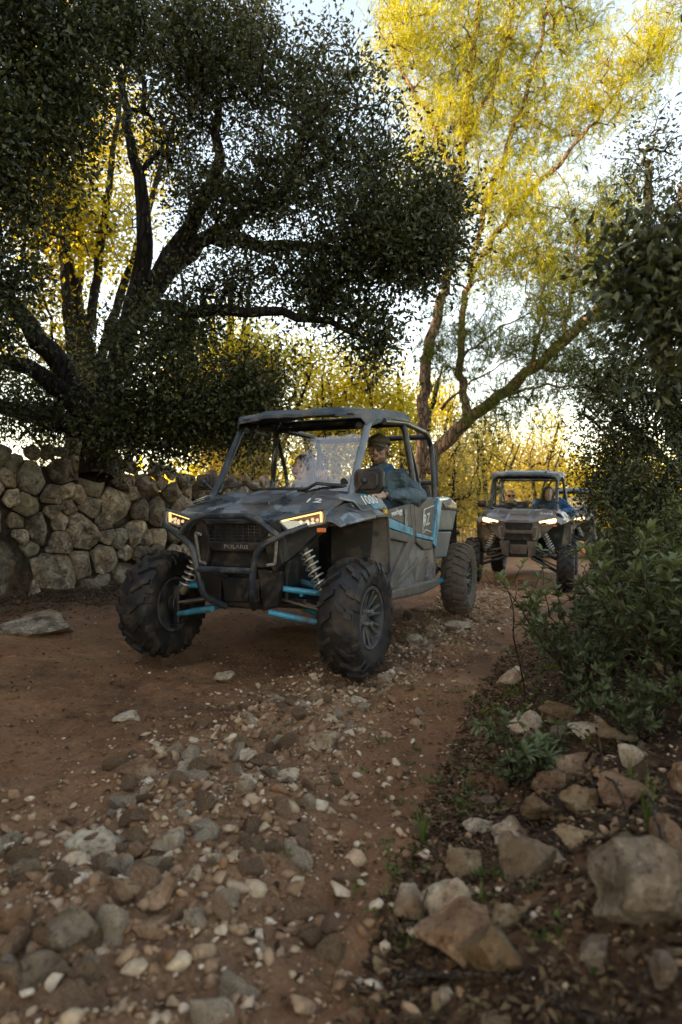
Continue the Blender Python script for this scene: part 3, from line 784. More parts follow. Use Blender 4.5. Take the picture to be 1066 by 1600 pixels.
# unseen oaks added left of the picture to shade the near track
for i, (x, y, h, r, lab) in enumerate([(-7.6, 0.6, 9.5, 2.6, 'tall unseen oak added for shade left of the camera'), (-8.8, 4.0, 10.5, 2.8, 'tallest unseen oak added for shade beyond the wall'), (-7.0, -3.6, 9.0, 2.6, 'tall unseen oak added for shade behind the camera on the left'),
                                       (-11.0, 7.4, 10.5, 2.8, 'unseen oak added for shade, farther back beyond the wall'), (-4.9, -1.2, 7.0, 2.0, 'smaller unseen oak added for shade behind the camera on the left'), (-6.0, 2.7, 8.0, 2.1, 'unseen oak added for shade between wall and camera'), (-10.5, 1.6, 10.5, 2.8, 'unseen oak added for shade far left of the camera'), (-12.0, 4.6, 11.0, 2.8, 'unseen oak added for shade, farthest left'), (-5.4, 0.7, 5.5, 1.9, 'low unseen oak added for shade just left of the camera'), (-7.6, -0.9, 7.0, 2.3, 'unseen oak added for shade behind the low one left of the camera')]):
    bg_tree(x, y, h, r, lab, 200 + i, 'leaf_oak', 520, per=34, size=(0.20, 0.115), low=-0.05, name='holm_oak', group='unseen oaks added for shade left of the picture', rad=.3)

def right_side():
    rng = np.random.default_rng(11)
    limbs = [L_([(1120, 900), (1090, 780), (1050, 650), (1020, 520), (1010, 400), (1015, 260)], 7.0, 0.13, 0.03),
             L_([(1090, 780), (1020, 700), (960, 640), (915, 600)], 7.0, 0.06, 0.015), L_([(1030, 560), (980, 480), (950, 430)], 7.0, .04, .012),
             L_([(1100, 830), (1010, 780), (940, 760)], 6.8, .05, .012), L_([(1050, 650), (1080, 520), (1080, 380)], 6.6, .06, .02)]
    lobes = [(1015, 250, 7, 55, 50, .6, 60), (1050, 350, 6.6, 50, 60, .5, 90), (1010, 470, 6.8, 60, 60, .6, 90), (965, 570, 7, 55, 50, .5, 70),
             (1020, 650, 6.5, 70, 75, .5, 190), (965, 710, 7, 55, 50, .5, 120), (925, 660, 7.5, 35, 40, .4, 25), (1060, 560, 6, 55, 90, .5, 130),
             (965, 765, 7, 45, 45, .5, 110), (1050, 780, 6, 60, 60, .5, 150), (985, 800, 6.3, 60, 40, .4, 110), (1120, 450, 6.2, 60, 140, .6, 120)]
    C = sample_lobes(lobes, rng)
    tree('holm_oak', 'twiggy dark evergreen oak lining the right bank of the track', 'tree', limbs, C, rng, 'leaf_oak', 'bark_oak', per=25, size=(0.05, 0.024), rad=0.15, vary=True)
    # an oak that stands just outside the right edge; only its low branch hangs in
    limbs = [[(2.3, 2.6, gz(2.3, 2.6) - .1, .13), (2.25, 2.6, 1.6, .11), (2.1, 2.55, 2.6, .08), (2.2, 2.6, 3.9, .03)],
             [(2.2, 2.58, 2.0, .05), (1.75, 2.5, 2.15, .035), (1.35, 2.45, 2.05, .02), (1.05, 2.4, 1.95, .01)],
             [(2.15, 2.55, 2.5, .05), (2.05, 2.9, 3.2, .03), (2.1, 3.2, 4.0, .012)]]
    lobes = [(1005, 430, 2.4, 45, 45, .14, 22), (1055, 500, 2.3, 45, 45, .15, 34), (965, 385, 2.45, 28, 28, .10, 9), (1060, 400, 2.4, 45, 55, .15, 26), (1110, 470, 2.4, 60, 80, .2, 40)]
    C = np.concatenate([sample_lobes(lobes, rng), sample_lobes([(2.1, 2.6, 3.6, .9, .8, .8, 160), (2.3, 2.4, 2.4, .6, .7, .6, 110)], rng, px=False)])
    tree('holm_oak', 'blurred near oak branch hanging in from the right edge', 'tree', limbs, C, rng, 'leaf_oak', 'bark_oak', per=26, size=(0.048, 0.022), rad=0.075, tip=0.0025, step=0.1)
right_side()

# ------------------------------------------------------------------ a far wood that reads as one mass
def far_wood():
    rng = np.random.default_rng(31); n = 26000
    a = rng.uniform(-1.2, 1.2, n); d = rng.uniform(42, 75, n); x = d * np.sin(a) * 1.3; y = d * np.cos(a)
    top = 3.0 + 2.2 * (fbm(x * .12, y * .12, 3) + .4)
    z = height(x, y, False) + rng.uniform(0, 1, n) ** .8 * top
    V, F = leaves(np.stack([x, y, z], 1), rng.normal(size=(n, 3)), 0.75, 0.5, rng)
    tag(link_mesh('distant_wood', np_mesh('distant_wood', V, F), 'leaf_gold'), 'far scrub wood closing the view behind the track', 'wood', kind='stuff')
far_wood()

# ------------------------------------------------------------------ shrubs on the right bank
def leaf_blade(length, width, curve=0.15, seg=4):
    """pointed oval leaf with a midrib fold, base at the origin, growing along +y"""
    V = []; F = []
    for i in range(seg + 1):
        s = i / seg; w = width * 0.5 * (math.sin(math.pi * min(1, s * 0.92 + 0.06)) ** 0.8); y = s * length; z = -curve * length * s * s
        V += [(-w, y, z + w * .45), (0, y, z), (w, y, z + w * .45)]
    for i in range(seg):
        b = i * 3; F += [(b, b + 1, b + 4, b + 3), (b + 1, b + 2, b + 5, b + 4)]
    me = bpy.data.meshes.new('leaf'); me.from_pydata(V, [], F); me.materials.append(MATS['leaf_rockrose']); return me

def rockrose(x, y, h, spread, label, seed, nst=9, leafobj=True, ll=0.05, per=9, dens=1.0):
    rng = random.Random(seed); nr = np.random.default_rng(seed); z0 = gz(x, y) - 0.02
    root = empty('rockrose_shrub', (x, y, z0)); tag(root, label, 'shrub', 'leafy shrubs on the right bank')
    polys = []; tips = []
    for k in range(nst):
        a = rng.uniform(0, 6.28); q = spread * rng.uniform(.3, 1); hh = h * rng.uniform(.55, 1)
        P = np.array([[0, 0, 0], [q * .35 * math.cos(a), q * .35 * math.sin(a), hh * .4], [q * .8 * math.cos(a), q * .8 * math.sin(a), hh * .75], [q * math.cos(a), q * math.sin(a), hh]])
        P = resample(P, 0.05); P[1:-1] += nr.normal(size=(len(P) - 2, 3)) * .006
        polys.append((P, np.linspace(.006, .002, len(P)) * (1 + h))); 
        for j in range(len(P)):
            if j / len(P) > 0.35 and rng.random() < .8: tips.append((P[j], unit(P[min(j + 1, len(P) - 1)] - P[j - 1])))
        tips.append((P[-1], unit(P[-1] - P[-2])))
        for s in range(rng.randint(3, 5)):
            j = rng.randrange(len(P) // 3, len(P)); b = P[j]; dd = nr.normal(size=3); dd[2] = abs(dd[2]) * 1.2 + .3; e = b + unit(dd) * h * rng.uniform(.12, .28)
            Q = resample(np.array([b, (b + e) / 2 + nr.normal(size=3) * .01, e]), .04); polys.append((Q, np.linspace(.003, .0015, len(Q))))
            tips += [(Q[-1], unit(e - b)), (Q[len(Q) // 2], unit(e - b))]
    V, F = tubes_np(polys, 5); link_mesh('stem', np_mesh('stem', V, F), 'bark_twig', root, smooth=180)
    blades = [leaf_blade(ll * s, ll * .34 * s, c) for s, c in ((1, .1), (.8, .3), (1.15, .2), (.6, .05))] if leafobj else None
    PP = []; DD = []
    tops = sorted(tips, key=lambda t: -t[0][2])
    for ti, (p, d) in enumerate(tops):
        for j in range(per if rng.random() < dens else per // 3):
            a = rng.uniform(0, 6.28); o = unit(np.cross(d, nr.normal(size=3))); dirv = unit(o * rng.uniform(.5, 1.1) + d * rng.uniform(.25, .9))
            if leafobj and ti * per < 280:
                zq = Vector(dirv).to_track_quat('Y', 'Z'); ob = bpy.data.objects.new('leaf', blades[rng.randrange(4)])
                COL.objects.link(ob); ob.parent = root; ob.location = p + o * .004; ob.rotation_euler = zq.to_euler()
            else: PP.append(p); DD.append(dirv)
    if PP:
        V, F = leaves(np.array(PP), np.array(DD), ll, ll * .36, nr, fold=.3, jit=.15, up=.8)
        f = link_mesh('foliage', np_mesh('foliage', V, F), 'leaf_rockrose', root); f['kind'] = 'stuff'
    return root
def on(px, py): return ground_hit(px, py)
x, y = on(800, 1225); rockrose(x, y, .26, .20, 'small pale green shrub alone at the edge of the right rut', 51, 10, True, .042, 7)
x, y = (1.42, 2.85); rockrose(x, y, .66, .42, 'broad-leaved shrub nearest the camera at the right edge', 52, 18, True, .062, 9)
x, y = (1.18, 3.3); rockrose(x, y, .6, .42, 'dark leafy shrub above the pale ochre rocks', 53, 20, True, .048, 10)
x, y = (2.15, 4.4); rockrose(x, y, .8, .5, 'wide pale-tipped shrub on the bank right of the second buggy', 54, 36, False, .046, 11)
x, y = (1.95, 4.85); rockrose(x, y, .6, .36, 'twiggy shrub overhanging the right rut', 55, 20, False, .042, 9, .8)
x, y = (2.5, 5.0); rockrose(x, y, 1.0, .6, 'tall grey-green shrub under the right bank oak', 56, 36, False, .046, 10)
x, y = (2.15, 3.6); rockrose(x, y, .8, .5, 'shaded shrub filling the right border', 57, 36, False, .055, 13)
x, y = (2.85, 6.4); rockrose(x, y, .95, .55, 'brownish twiggy shrub beside the second buggy wheel', 58, 40, False, .035, 8, .6)
x, y = (3.7, 7.6); rockrose(x, y, 1.15, .7, 'dark scrub shrub behind the bank oak trunk', 59, 40, False, .04, 10, .8)
x, y = (3.75, 8.8); rockrose(x, y, .85, .5, 'low scrub shrub in front of the second buggy side', 60, 36, False, .035, 9, .7)

x, y = (1.75, 2.45); rockrose(x, y, .55, .45, 'dim shrub cut off by the right border above the big boulder', 61, 26, False, .05, 10)
x, y = (1.95, 3.9); rockrose(x, y, .5, .42, 'low dense shrub between the bank shrubs', 62, 30, False, .04, 9)
x, y = (2.45, 5.6); rockrose(x, y, .7, .45, 'olive shrub in front of the second buggy wheel', 63, 34, False, .04, 12)
x, y = (1.12, 2.62); rockrose(x, y, .26, .26, 'low dark shrub among the rocks under the near shrubs', 64, 16, False, .04, 9)
x, y = (1.5, 2.2); rockrose(x, y, .34, .32, 'low dark shrub behind the largest dark boulder', 65, 18, False, .045, 9)
x, y = (1.55, 3.65); rockrose(x, y, .42, .34, 'leafy shrub leaning out over the right rut', 66, 24, False, .042, 9)
def sapling():
    rng = np.random.default_rng(8); x, y = on(822, 1085); base = np.array([x, y, gz(x, y) - .02])
    root = empty('bare_sapling', base); tag(root, 'thin bare sapling forking in front of the second buggy', 'sapling')
    d = y
    def p(px, py): return np.array(at(px, py, d)) - base
    polys = []
    for pts, r in (([(822, 1090), (812, 1040), (798, 990), (800, 960), (792, 925), (778, 905)], .006), ([(800, 985), (820, 965), (838, 945), (842, 925)], .0035),
                   ([(797, 950), (808, 930), (800, 905), (812, 880)], .003), ([(792, 925), (770, 915), (752, 890)], .003), ([(815, 1055), (795, 1035), (785, 1010)], .0025), ([(838, 945), (850, 915), (846, 860)], .0025)):
        Q = resample(np.array([p(*q) for q in pts]), .03); Q[:, 1] += rng.normal() * .05 * np.linspace(0, 1, len(Q)); polys.append((Q, np.linspace(r, r * .45, len(Q))))
    V, F = tubes_np(polys, 6); link_mesh('stem', np_mesh('stem', V, F), 'bark_twig', root, smooth=180)
    bl = [leaf_blade(.05, .018, .2), leaf_blade(.038, .014, .1)]; r2 = random.Random(4)
    for q, r in polys:
        for k in range(7 if r[0] < .0035 else 3):
            o = bpy.data.objects.new('leaf', bl[k % 2]); COL.objects.link(o); o.parent = root
            o.location = q[-1 - (k % 2)]; o.rotation_euler = (r2.uniform(-.3, 1.2), r2.uniform(-.5, .5), r2.uniform(0, 6.28))
sapling()

def grass_tuft(px, py, h, n, label, seed):
    rng = random.Random(seed); x, y = on(px, py); z = gz(x, y) - .01
    root = empty('grass_tuft', (x, y, z)); tag(root, label, 'grass', 'grass tufts on the right bank')
    for k in range(n):
        a = rng.uniform(0, 6.28); l = h * rng.uniform(.5, 1); b = rng.uniform(.05, .45) * l; w = rng.uniform(.002, .004)
        sx, sy = -math.sin(a) * w, math.cos(a) * w; V = []
        for i in range(6):
            s = i / 5; q = .012 * rng.random() + b * s * s; ww = 1 - s * .95
            V += [(q * math.cos(a) + sx * ww, q * math.sin(a) + sy * ww, l * (s - .25 * b / l * s * s)), (q * math.cos(a) - sx * ww, q * math.sin(a) - sy * ww, l * (s - .25 * b / l * s * s))]
        me = bpy.data.meshes.new('blade'); me.from_pydata(V, [], [(2 * i, 2 * i + 1, 2 * i + 3, 2 * i + 2) for i in range(5)]); 
        link_mesh('blade', me, 'leaf_grass', root)
grass_tuft(660, 1318, .15, 26, 'green grass tuft at the foot of the right rut above the big pale rock', 1)
grass_tuft(1015, 1300, .22, 20, 'tall dark grass tuft by the large grey boulder at the right', 2)
grass_tuft(985, 1230, .14, 12, 'short grass tuft among the right bank rocks', 3)
# ================================================================== materials of the buggies
DUST = (0.20, 0.155, 0.12); MUD = (0.115, 0.078, 0.054)
def camo(name, cols, dust, amt):
    t = NT(name); v = t.coord('Object')
    w = t.add('ShaderNodeVectorMath', operation='ADD'); ns = t.add('ShaderNodeTexNoise'); ns.inputs['Scale'].default_value = 5; t.link(v, ns.inputs['Vector'])
    t.link(v, w.inputs[0]); sc = t.add('ShaderNodeVectorMath', operation='SCALE'); sc.inputs['Scale'].default_value = .12; t.link(ns.outputs['Color'], sc.inputs[0]); t.link(sc.outputs[0], w.inputs[1])
    vo = t.add('ShaderNodeTexVoronoi'); vo.inputs['Scale'].default_value = 7.5; t.link(w.outputs[0], vo.inputs['Vector'])
    sp = t.add('ShaderNodeSeparateColor'); t.link(vo.outputs['Color'], sp.inputs[0])
    n = len(cols); c = t.ramp(sp.outputs[0], [(i / n, k) for i, k in enumerate(cols)], 'CONSTANT')
    d1 = t.noise(v, 4.5, 9, 0.7); d2 = t.noise(v, 38, 6, 0.7)
    m = t.math('MULTIPLY', t.ramp(d1, [(0.62 - amt * .45, 0.08), (0.82 - amt * .3, 0.85)]), t.ramp(d2, [(0.3, 0.55), (0.65, 1.0)]))
    c = t.mix(m, c, dust)
    sp2 = t.ramp(t.noise(v, 95, 4, .6), [(0.66, 0.0), (0.72, .7)]); c = t.mix(sp2, c, tuple(x * 1.2 for x in dust))
    rg = t.math('MULTIPLY_ADD', m, 0.5); rg.node.inputs[2].default_value = 0.24
    t.done(t.bsdf(c, rg, 0, 0.5, t.bump(d2, 0.12, 0.004), **{'Coat Weight': 0.45, 'Coat Roughness': 0.16}))
camo('paint_slate', [(0.010, 0.019, 0.027), (0.038, 0.066, 0.088), (0.13, 0.175, 0.205), (0.020, 0.038, 0.053)], DUST, 0.40)
camo('paint_brown', [(0.03, 0.026, 0.024), (0.055, 0.046, 0.04), (0.08, 0.07, 0.062)], DUST, 0.6)
simple('roof_plastic', [(0.3, (0.022, 0.037, 0.05)), (0.7, (0.048, 0.074, 0.095))], 8, rough=0.42, dust=(0.17, 0.16, 0.15), dust_amt=0.4, bump=0.1, bscale=60, bdist=.004)
simple('black_plastic', [(0.3, (0.006, 0.0065, 0.007)), (0.7, (0.014, 0.015, 0.017))], 10, rough=0.45, dust=MUD, dust_amt=0.26, dust_scale=7, bump=0.2, bscale=60, bdist=.004)
simple('dusty_plastic', [(0.3, (0.022, 0.027, 0.031)), (0.7, (0.05, 0.056, 0.061))], 7, rough=0.5, dust=DUST, dust_amt=0.58, dust_scale=5, bump=0.2, bscale=50, bdist=.004)
simple('cage_steel', [(0.3, (0.009, 0.014, 0.019)), (0.7, (0.026, 0.037, 0.047))], 12, rough=0.3, dust=(0.15, 0.125, 0.105), dust_amt=0.25, dust_scale=9, bump=0.15, bscale=90, bdist=.002)
simple('pillar_sky_sheen', [(0.3, (0.10, 0.135, 0.16)), (0.7, (0.17, 0.21, 0.24))], 12, rough=0.35, dust=DUST, dust_amt=0.25, dust_scale=12)  # bluish sky sheen of one windscreen pillar painted into its colour
simple('blue_paint', [(0.3, (0.004, 0.17, 0.28)), (0.7, (0.012, 0.32, 0.47))], 7, rough=0.38, dust=MUD, dust_amt=0.34, dust_scale=8)
simple('tyre_rubber', [(0.3, (0.006, 0.006, 0.0065)), (0.7, (0.016, 0.016, 0.0165))], 14, rough=0.62, dust=(0.085, 0.056, 0.038), dust_amt=0.34, dust_scale=9, bump=0.3, bscale=45, bdist=.006)
simple('tyre_muddy', [(0.3, (0.03, 0.027, 0.025)), (0.7, (0.05, 0.044, 0.038))], 14, rough=0.8, dust=(0.15, 0.11, 0.082), dust_amt=0.9, dust_scale=6, bump=0.3, bscale=45, bdist=.006)
simple('rim_metal', [(0.3, (0.03, 0.036, 0.04)), (0.7, (0.08, 0.092, 0.10))], 14, rough=0.4, metal=0.3, dust=DUST, dust_amt=0.45, dust_scale=10)
simple('bright_steel', [(0.3, (0.42, 0.42, 0.41)), (0.7, (0.6, 0.6, 0.58))], 20, rough=0.32, metal=0.7, dust=DUST, dust_amt=0.3, dust_scale=14)
simple('shock_body', [(0.3, (0.10, 0.085, 0.065)), (0.7, (0.24, 0.2, 0.15))], 20, rough=0.4, metal=0.6, dust=DUST, dust_amt=0.45, dust_scale=14)
simple('white_decal', [(0.3, (0.62, 0.62, 0.6)), (0.7, (0.78, 0.78, 0.76))], 30, rough=0.5, dust=DUST, dust_amt=0.3, dust_scale=40)
simple('grey_decal', [(0.3, (0.22, 0.21, 0.2)), (0.7, (0.32, 0.31, 0.29))], 30, rough=0.6, dust=MUD, dust_amt=0.55, dust_scale=40)
simple('seat_vinyl', [(0.3, (0.01, 0.01, 0.011)), (0.7, (0.026, 0.026, 0.028))], 9, rough=0.6, dust=DUST, dust_amt=0.3)
simple('seat_grey', [(0.3, (0.2, 0.2, 0.19)), (0.7, (0.3, 0.29, 0.27))], 9, rough=0.7, dust=DUST, dust_amt=0.3)
simple('orange_lens', [(0.3, (0.55, 0.10, 0.02)), (0.7, (0.7, 0.15, 0.03))], 30, rough=0.3)
simple('yellow_lens', [(0.3, (0.6, 0.3, 0.02)), (0.7, (0.75, 0.4, 0.03))], 30, rough=0.3)
simple('lamp_chrome', [(0.3, (0.25, 0.24, 0.22)), (0.7, (0.5, 0.48, 0.45))], 40, rough=0.2, metal=0.6)
def lamp_glow(name, col, st):
    t = NT(name); e = t.add('ShaderNodeEmission'); e.inputs[0].default_value = (*col, 1); e.inputs[1].default_value = st; t.done(e.outputs[0])
lamp_glow('lamp_warm', (1.0, 0.66, 0.30), 0.6)
lamp_glow('lamp_led', (1.0, 0.80, 0.62), 0.22)
lamp_glow('lamp_full', (1.0, 0.72, 0.40), 2.0)
t = NT('clear_screen'); v = t.coord('Object')
tr = t.add('ShaderNodeBsdfTransparent'); tr.inputs[0].default_value = (0.93, 0.95, 0.95, 1)
gl = t.add('ShaderNodeBsdfGlossy'); gl.inputs['Roughness'].default_value = 0.03
fr = t.add('ShaderNodeLayerWeight'); fr.inputs[0].default_value = 0.5
m1 = t.add('ShaderNodeMixShader'); fq = t.math('MULTIPLY_ADD', t.math('POWER', fr.outputs['Facing'], 4.0), 0.9); fq.node.inputs[2].default_value = 0.17; t.link(fq, m1.inputs[0]); t.link(tr.outputs[0], m1.inputs[1]); t.link(gl.outputs[0], m1.inputs[2])
df = t.add('ShaderNodeBsdfDiffuse'); df.inputs[0].default_value = (0.34, 0.32, 0.29, 1)
mp = t.add('ShaderNodeMapping'); mp.inputs['Scale'].default_value = (14, 3, 3); mp.inputs['Rotation'].default_value = (0, 0.35, 0); t.link(v, mp.inputs[0])
sm = t.math('MULTIPLY', t.ramp(t.noise(mp.outputs[0], 1.4, 6, .65), [(0.55, 0.0), (0.72, 0.35)]), t.ramp(t.noise(v, 2.4, 3), [(0.4, .3), (0.6, 1.0)]))  # dusty smudges that also paint in streaks of reflected sky
m2 = t.add('ShaderNodeMixShader'); t.link(sm, m2.inputs[0]); t.link(m1.outputs[0], m2.inputs[1]); t.link(df.outputs[0], m2.inputs[2]); t.done(m2.outputs[0])

# ================================================================== buggy
def tyre_mesh(kind):
    mb = MB(); RW = 0.135
    prof = [(-.085, .182), (-.115, .20), (-.134, .245), (-.135, .285), (-.122, .318), (-.09, .336), (0, .345), (.09, .336), (.122, .318), (.135, .285), (.134, .245), (.115, .20), (.085, .182)]
    mb.lathe(prof, 48, 'x', closed=True)
    def rad(x):
        xs = [-.15, -.135, -.122, -.09, 0, .09, .122, .135, .15]; rs = [.26, .285, .318, .336, .345, .336, .318, .285, .26]
        return float(np.interp(x, xs, rs))
    def knob(x0, x1, th0, dth, skew, w, h):
        """block from x0 to x1 across the tread; skew shifts the angle along it"""
        P = []
        for lvl in (-.01, h):
            for (xx, u) in ((x0, 0), (x1, 1)):
                for s in (-1, 1):
                    th = th0 + skew * u + s * dth * (1 if lvl < 0 else .8); r = rad(xx) + lvl
                    P.append((xx * (1.0 if lvl < 0 else 1.015), r * math.cos(th), r * math.sin(th)))
        mb.raw(P, [(0, 1, 3, 2), (4, 6, 7, 5), (0, 4, 5, 1), (2, 3, 7, 6), (0, 2, 6, 4), (1, 5, 7, 3)])
    if kind == 'lug':
        n = 17
        for k in range(n):
            th = 2 * math.pi * k / n
            for s, o in ((1, 0), (-1, math.pi / n)):
                knob(s * .012, s * .078, th + o, .055, .13, 0, .024)
                knob(s * .070, s * .118, th + o + .16, .062, .06, 0, .024)
                knob(s * .112, s * .140, th + o + (.02 if k % 2 else .19), .06, .03, 0, .018)
    else:
        n = 26
        for k in range(n):
            th = 2 * math.pi * k / n
            for s, o in ((1, 0), (-1, math.pi / n)):
                knob(s * .006, s * .060, th + o, .062, .04, 0, .017)
                knob(s * .066, s * .120, th + o + .05, .075, .05, 0, .018)
                knob(s * .118, s * .138, th + o + .10, .06, .0, 0, .012)
    me = mb.mesh('tyre'); me.materials.append(MATS['tyre_rubber' if kind == 'lug' else 'tyre_muddy'])
    me.polygons.foreach_set('use_smooth', [True] * len(me.polygons)); me.set_sharp_from_angle(angle=R(30)); return me
TYRES = {k: tyre_mesh(k) for k in ('lug', 'block')}
def rim_mesh():
    mb = MB()
    mb.lathe([(-.10, .185), (.10, .185), (.108, .192), (.112, .188), (.108, .172), (.06, .165), (-.10, .168)], 40, 'x', closed=True)
    mb.lathe([(.035, .001), (.07, .001), (.07, .045), (.06, .062), (.035, .062)], 24, 'x')
    for k in range(8):
        a = 2 * math.pi * k / 8
        for s in (-1, 1):
            b = a + s * .10; c_ = a + s * .16
            mb.tube([(.052, .05 * math.cos(b), .05 * math.sin(b)), (.07, .11 * math.cos((b + c_) / 2), .11 * math.sin((b + c_) / 2)), (.088, .172 * math.cos(c_), .172 * math.sin(c_))], [.013, .012, .012], 6)
    mb.lathe([(-.02, .001), (-.02, .165), (-.03, .165)], 32, 'x')
    me = mb.mesh('rim'); me.materials.append(MATS['rim_metal']); me.polygons.foreach_set('use_smooth', [True] * len(me.polygons)); me.set_sharp_from_angle(angle=R(40)); return me
RIM = rim_mesh()
def nuts_mesh():
    mb = MB().tube([(.06, .052, 0), (.10, .052, 0)], .011, 6)
    me = mb.mesh('lug_nut'); me.materials.append(MATS['bright_steel']); return me
NUTS = nuts_mesh()

def text_mesh(s, size, depth=0.0015, shear=0.0, outline=False):
    cu = bpy.data.curves.new('text', 'FONT'); cu.body = s; cu.size = size; cu.extrude = depth; cu.align_x = 'CENTER'; cu.align_y = 'CENTER'; cu.shear = shear
    if outline: cu.offset = 0.0
    cu.resolution_u = 2
    ob = bpy.data.objects.new('text', cu); COL.objects.link(ob)
    dg = bpy.context.evaluated_depsgraph_get(); dg.update()
    me = bpy.data.meshes.new_from_object(ob.evaluated_get(dg)); bpy.data.objects.remove(ob); bpy.data.curves.remove(cu); me.materials.clear(); return me
def lettering(s, size, org, xdir, up, mat, parent, shear=0.0, bold=0.0, sx=1.0):
    me = text_mesh(s, size, shear=shear); X_ = Vector(xdir).normalized(); U = Vector(up); U = (U - X_ * U.dot(X_)).normalized(); N = X_.cross(U)
    M = Matrix((X_ * sx, U, N)).transposed(); V = [M @ v.co + Vector(org) for v in me.vertices]
    for v, p in zip(me.vertices, V): v.co = p
    return link_mesh('lettering', me, mat, parent)

def side(poly, x0, dx, slope=0.0, zref=1.0):
    """polygon given as (y, z) on the plane x=x0 (leaning by slope), thickened inwards"""
    return MB().prism([(x0 + slope * (z - zref), y, z) for y, z in poly], (dx, 0, 0))

def buggy(spec):
    rt = empty('side_by_side_buggy', spec['loc'], spec['rot'])
    tag(rt, spec['label'], 'buggy', 'off-road buggies driving up the track')
    paint = spec['paint']; accent = spec['accent']
    # ---- underbody and inner structure
    mb = MB(); mb.prism([(-.36, -.02, .50), (.36, -.02, .50), (.60, .55, .46), (.62, 1.95, .42), (.5, 2.9, .5), (-.5, 2.9, .5), (-.62, 1.95, .42), (-.60, .55, .46)], (0, 0, .07))
    mb.box((0, .20, .78), (.50, .5, .5)); mb.box((0, 2.5, .75), (.9, .75, .45))
    mb.box((0, .05, .60), (.34, .4, .2)); mb.box((0, 2.97, .62), (.3, .3, .2))
    mb.build('underbody', 'black_plastic', rt, bevel=.02)
    # ---- nose
    hx = [0, .15, .20, .34, .53]
    def hrow(y, zs, sweep): return [(x, y + s_, z) for x, z, s_ in zip(hx, zs, sweep)]
    rows = [hrow(-.27, [1.075, 1.075, 1.062, 1.066, 1.075], [0, 0, .01, .06, .16]), hrow(-.18, [1.122, 1.122, 1.096, 1.108, 1.118], [0, 0, 0, .04, .11]),
            hrow(-.02, [1.172, 1.172, 1.150, 1.168, 1.152], [0, 0, 0, .02, .05]), hrow(.16, [1.218, 1.218, 1.205, 1.224, 1.19], [0, 0, 0, 0, .02]), hrow(.34, [1.25, 1.25, 1.243, 1.268, 1.222], [0, 0, 0, 0, 0])]
    full = [[(-x, y, z) for x, y, z in r[:0:-1]] + r for r in rows]
    hd = MB().grid(full, (0, 0, -.02)).build('hood', paint, rt, bevel=.006)
    sc = MB(); 
    sc.grid([[(-.12, -.06, 1.176), (.12, -.06, 1.176)], [(-.14, .10, 1.222), (.14, .10, 1.222)], [(-.15, .30, 1.262), (.15, .30, 1.262)]], (0, 0, -.02)); sc.build('hood_scoop', paint, hd, bevel=.005)
    if spec.get('number'):
        s_ = spec['number']
        lettering(s_, .085, (.39, .02, 1.181), (1, .06, -.02), (-.1, .9, .42), 'white_decal', hd, sx=1.5)
    tr = MB().bar([(-.54, .44, 1.235), (-.47, .37, 1.285), (-.27, .34, 1.305), (-.21, .33, 1.268), (.21, .33, 1.268), (.27, .34, 1.305), (.47, .37, 1.285), (.54, .44, 1.235)], .011, 6, .02); tr.build('cowl_trim', 'black_plastic', rt, smooth=60)
    # fascia: frame round the grille, side wings under the lamps
    fa = MB()
    fa.prism([(-.25, -.27, 1.065), (.25, -.27, 1.065), (.22, -.275, 1.035), (-.22, -.275, 1.035)], (0, .05, 0))
    fa.prism([(-.20, -.262, .925), (.20, -.262, .925), (.185, -.255, .868), (-.185, -.255, .868)], (0, .05, 0))
    for s in (-1, 1):
        fa.prism([(s * .22, -.275, 1.06), (s * .30, -.25, 1.06), (s * .31, -.24, .80), (s * .24, -.235, .74), (s * .20, -.25, .86), (s * .19, -.262, .93)], (0, .06, 0))
        fa.prism([(s * .30, -.25, 1.06), (s * .56, -.14, 1.04), (s * .50, -.12, .98), (s * .33, -.20, .82), (s * .31, -.24, .80)], (0, .05, 0))
        fa.prism([(s * .13, -.23, .76), (s * .29, -.22, .75), (s * .25, -.19, .54), (s * .15, -.2, .50)], (0, .05, 0))
    fa.prism([(-.14, -.22, .70), (.14, -.22, .70), (.12, -.20, .55), (-.12, -.20, .55)], (0, .03, 0))
    fao = fa.build('front_fascia', 'black_plastic' if spec['bull'] else paint, rt, bevel=.008)
    for s in (1, -1):
        bk = MB(); P = [(s * .235, -.29, .97), (s * .285, -.275, .98), (s * .265, -.262, .80), (s * .215, -.27, .79)]
        bk.bar([P[0], P[1], P[2], P[3]], .010, 6, .012)
        bk.build('fascia_bracket', 'grey_decal', fao, smooth=50)
    gr = MB()
    for i in range(11):
        x = -.2 + .04 * i; gr.tube([(x, -.255, 1.04), (x, -.25, .92)], .0028, 4)
    for i in range(6):
        z = .925 + .02 * i; gr.tube([(-.215, -.257, z), (.215, -.257, z)], .0028, 4)
    gr.build('grille', 'cage_steel', rt)
    bx = MB(); bx.box((0, -.16, .92), (.44, .05, .3)); bx.build('radiator', 'black_plastic', rt)
    lettering('POLARIS', .036, (0, -.2655, .896), (1, 0, 0), (0, 0, 1), 'grey_decal', fao, sx=1.25)
    # ---- headlights
    for s in (1, -1):
        q = [Vector((s * x, y, z)) for x, y, z in ((.29, -.262, 1.062), (.545, -.195, 1.120), (.555, -.19, 1.047), (.35, -.25, 1.003))]
        nrm = (q[1] - q[0]).cross(q[3] - q[0]).normalized()
        if nrm.y > 0: nrm = -nrm
        hl = MB().prism([p - nrm * .012 for p in q], -nrm * .05).build('headlight', 'black_plastic', rt, bevel=.004)
        c0 = sum(q, Vector()) / 4
        bz = MB(); P = [c0 + (p - c0) * 1.08 + nrm * .006 for p in q]; bz.bar(P + [P[0], P[1]], .009, 6, .01); bz.build('bezel', paint, hl, smooth=60)
        ip = [c0 + (p - c0) * .9 for p in q]
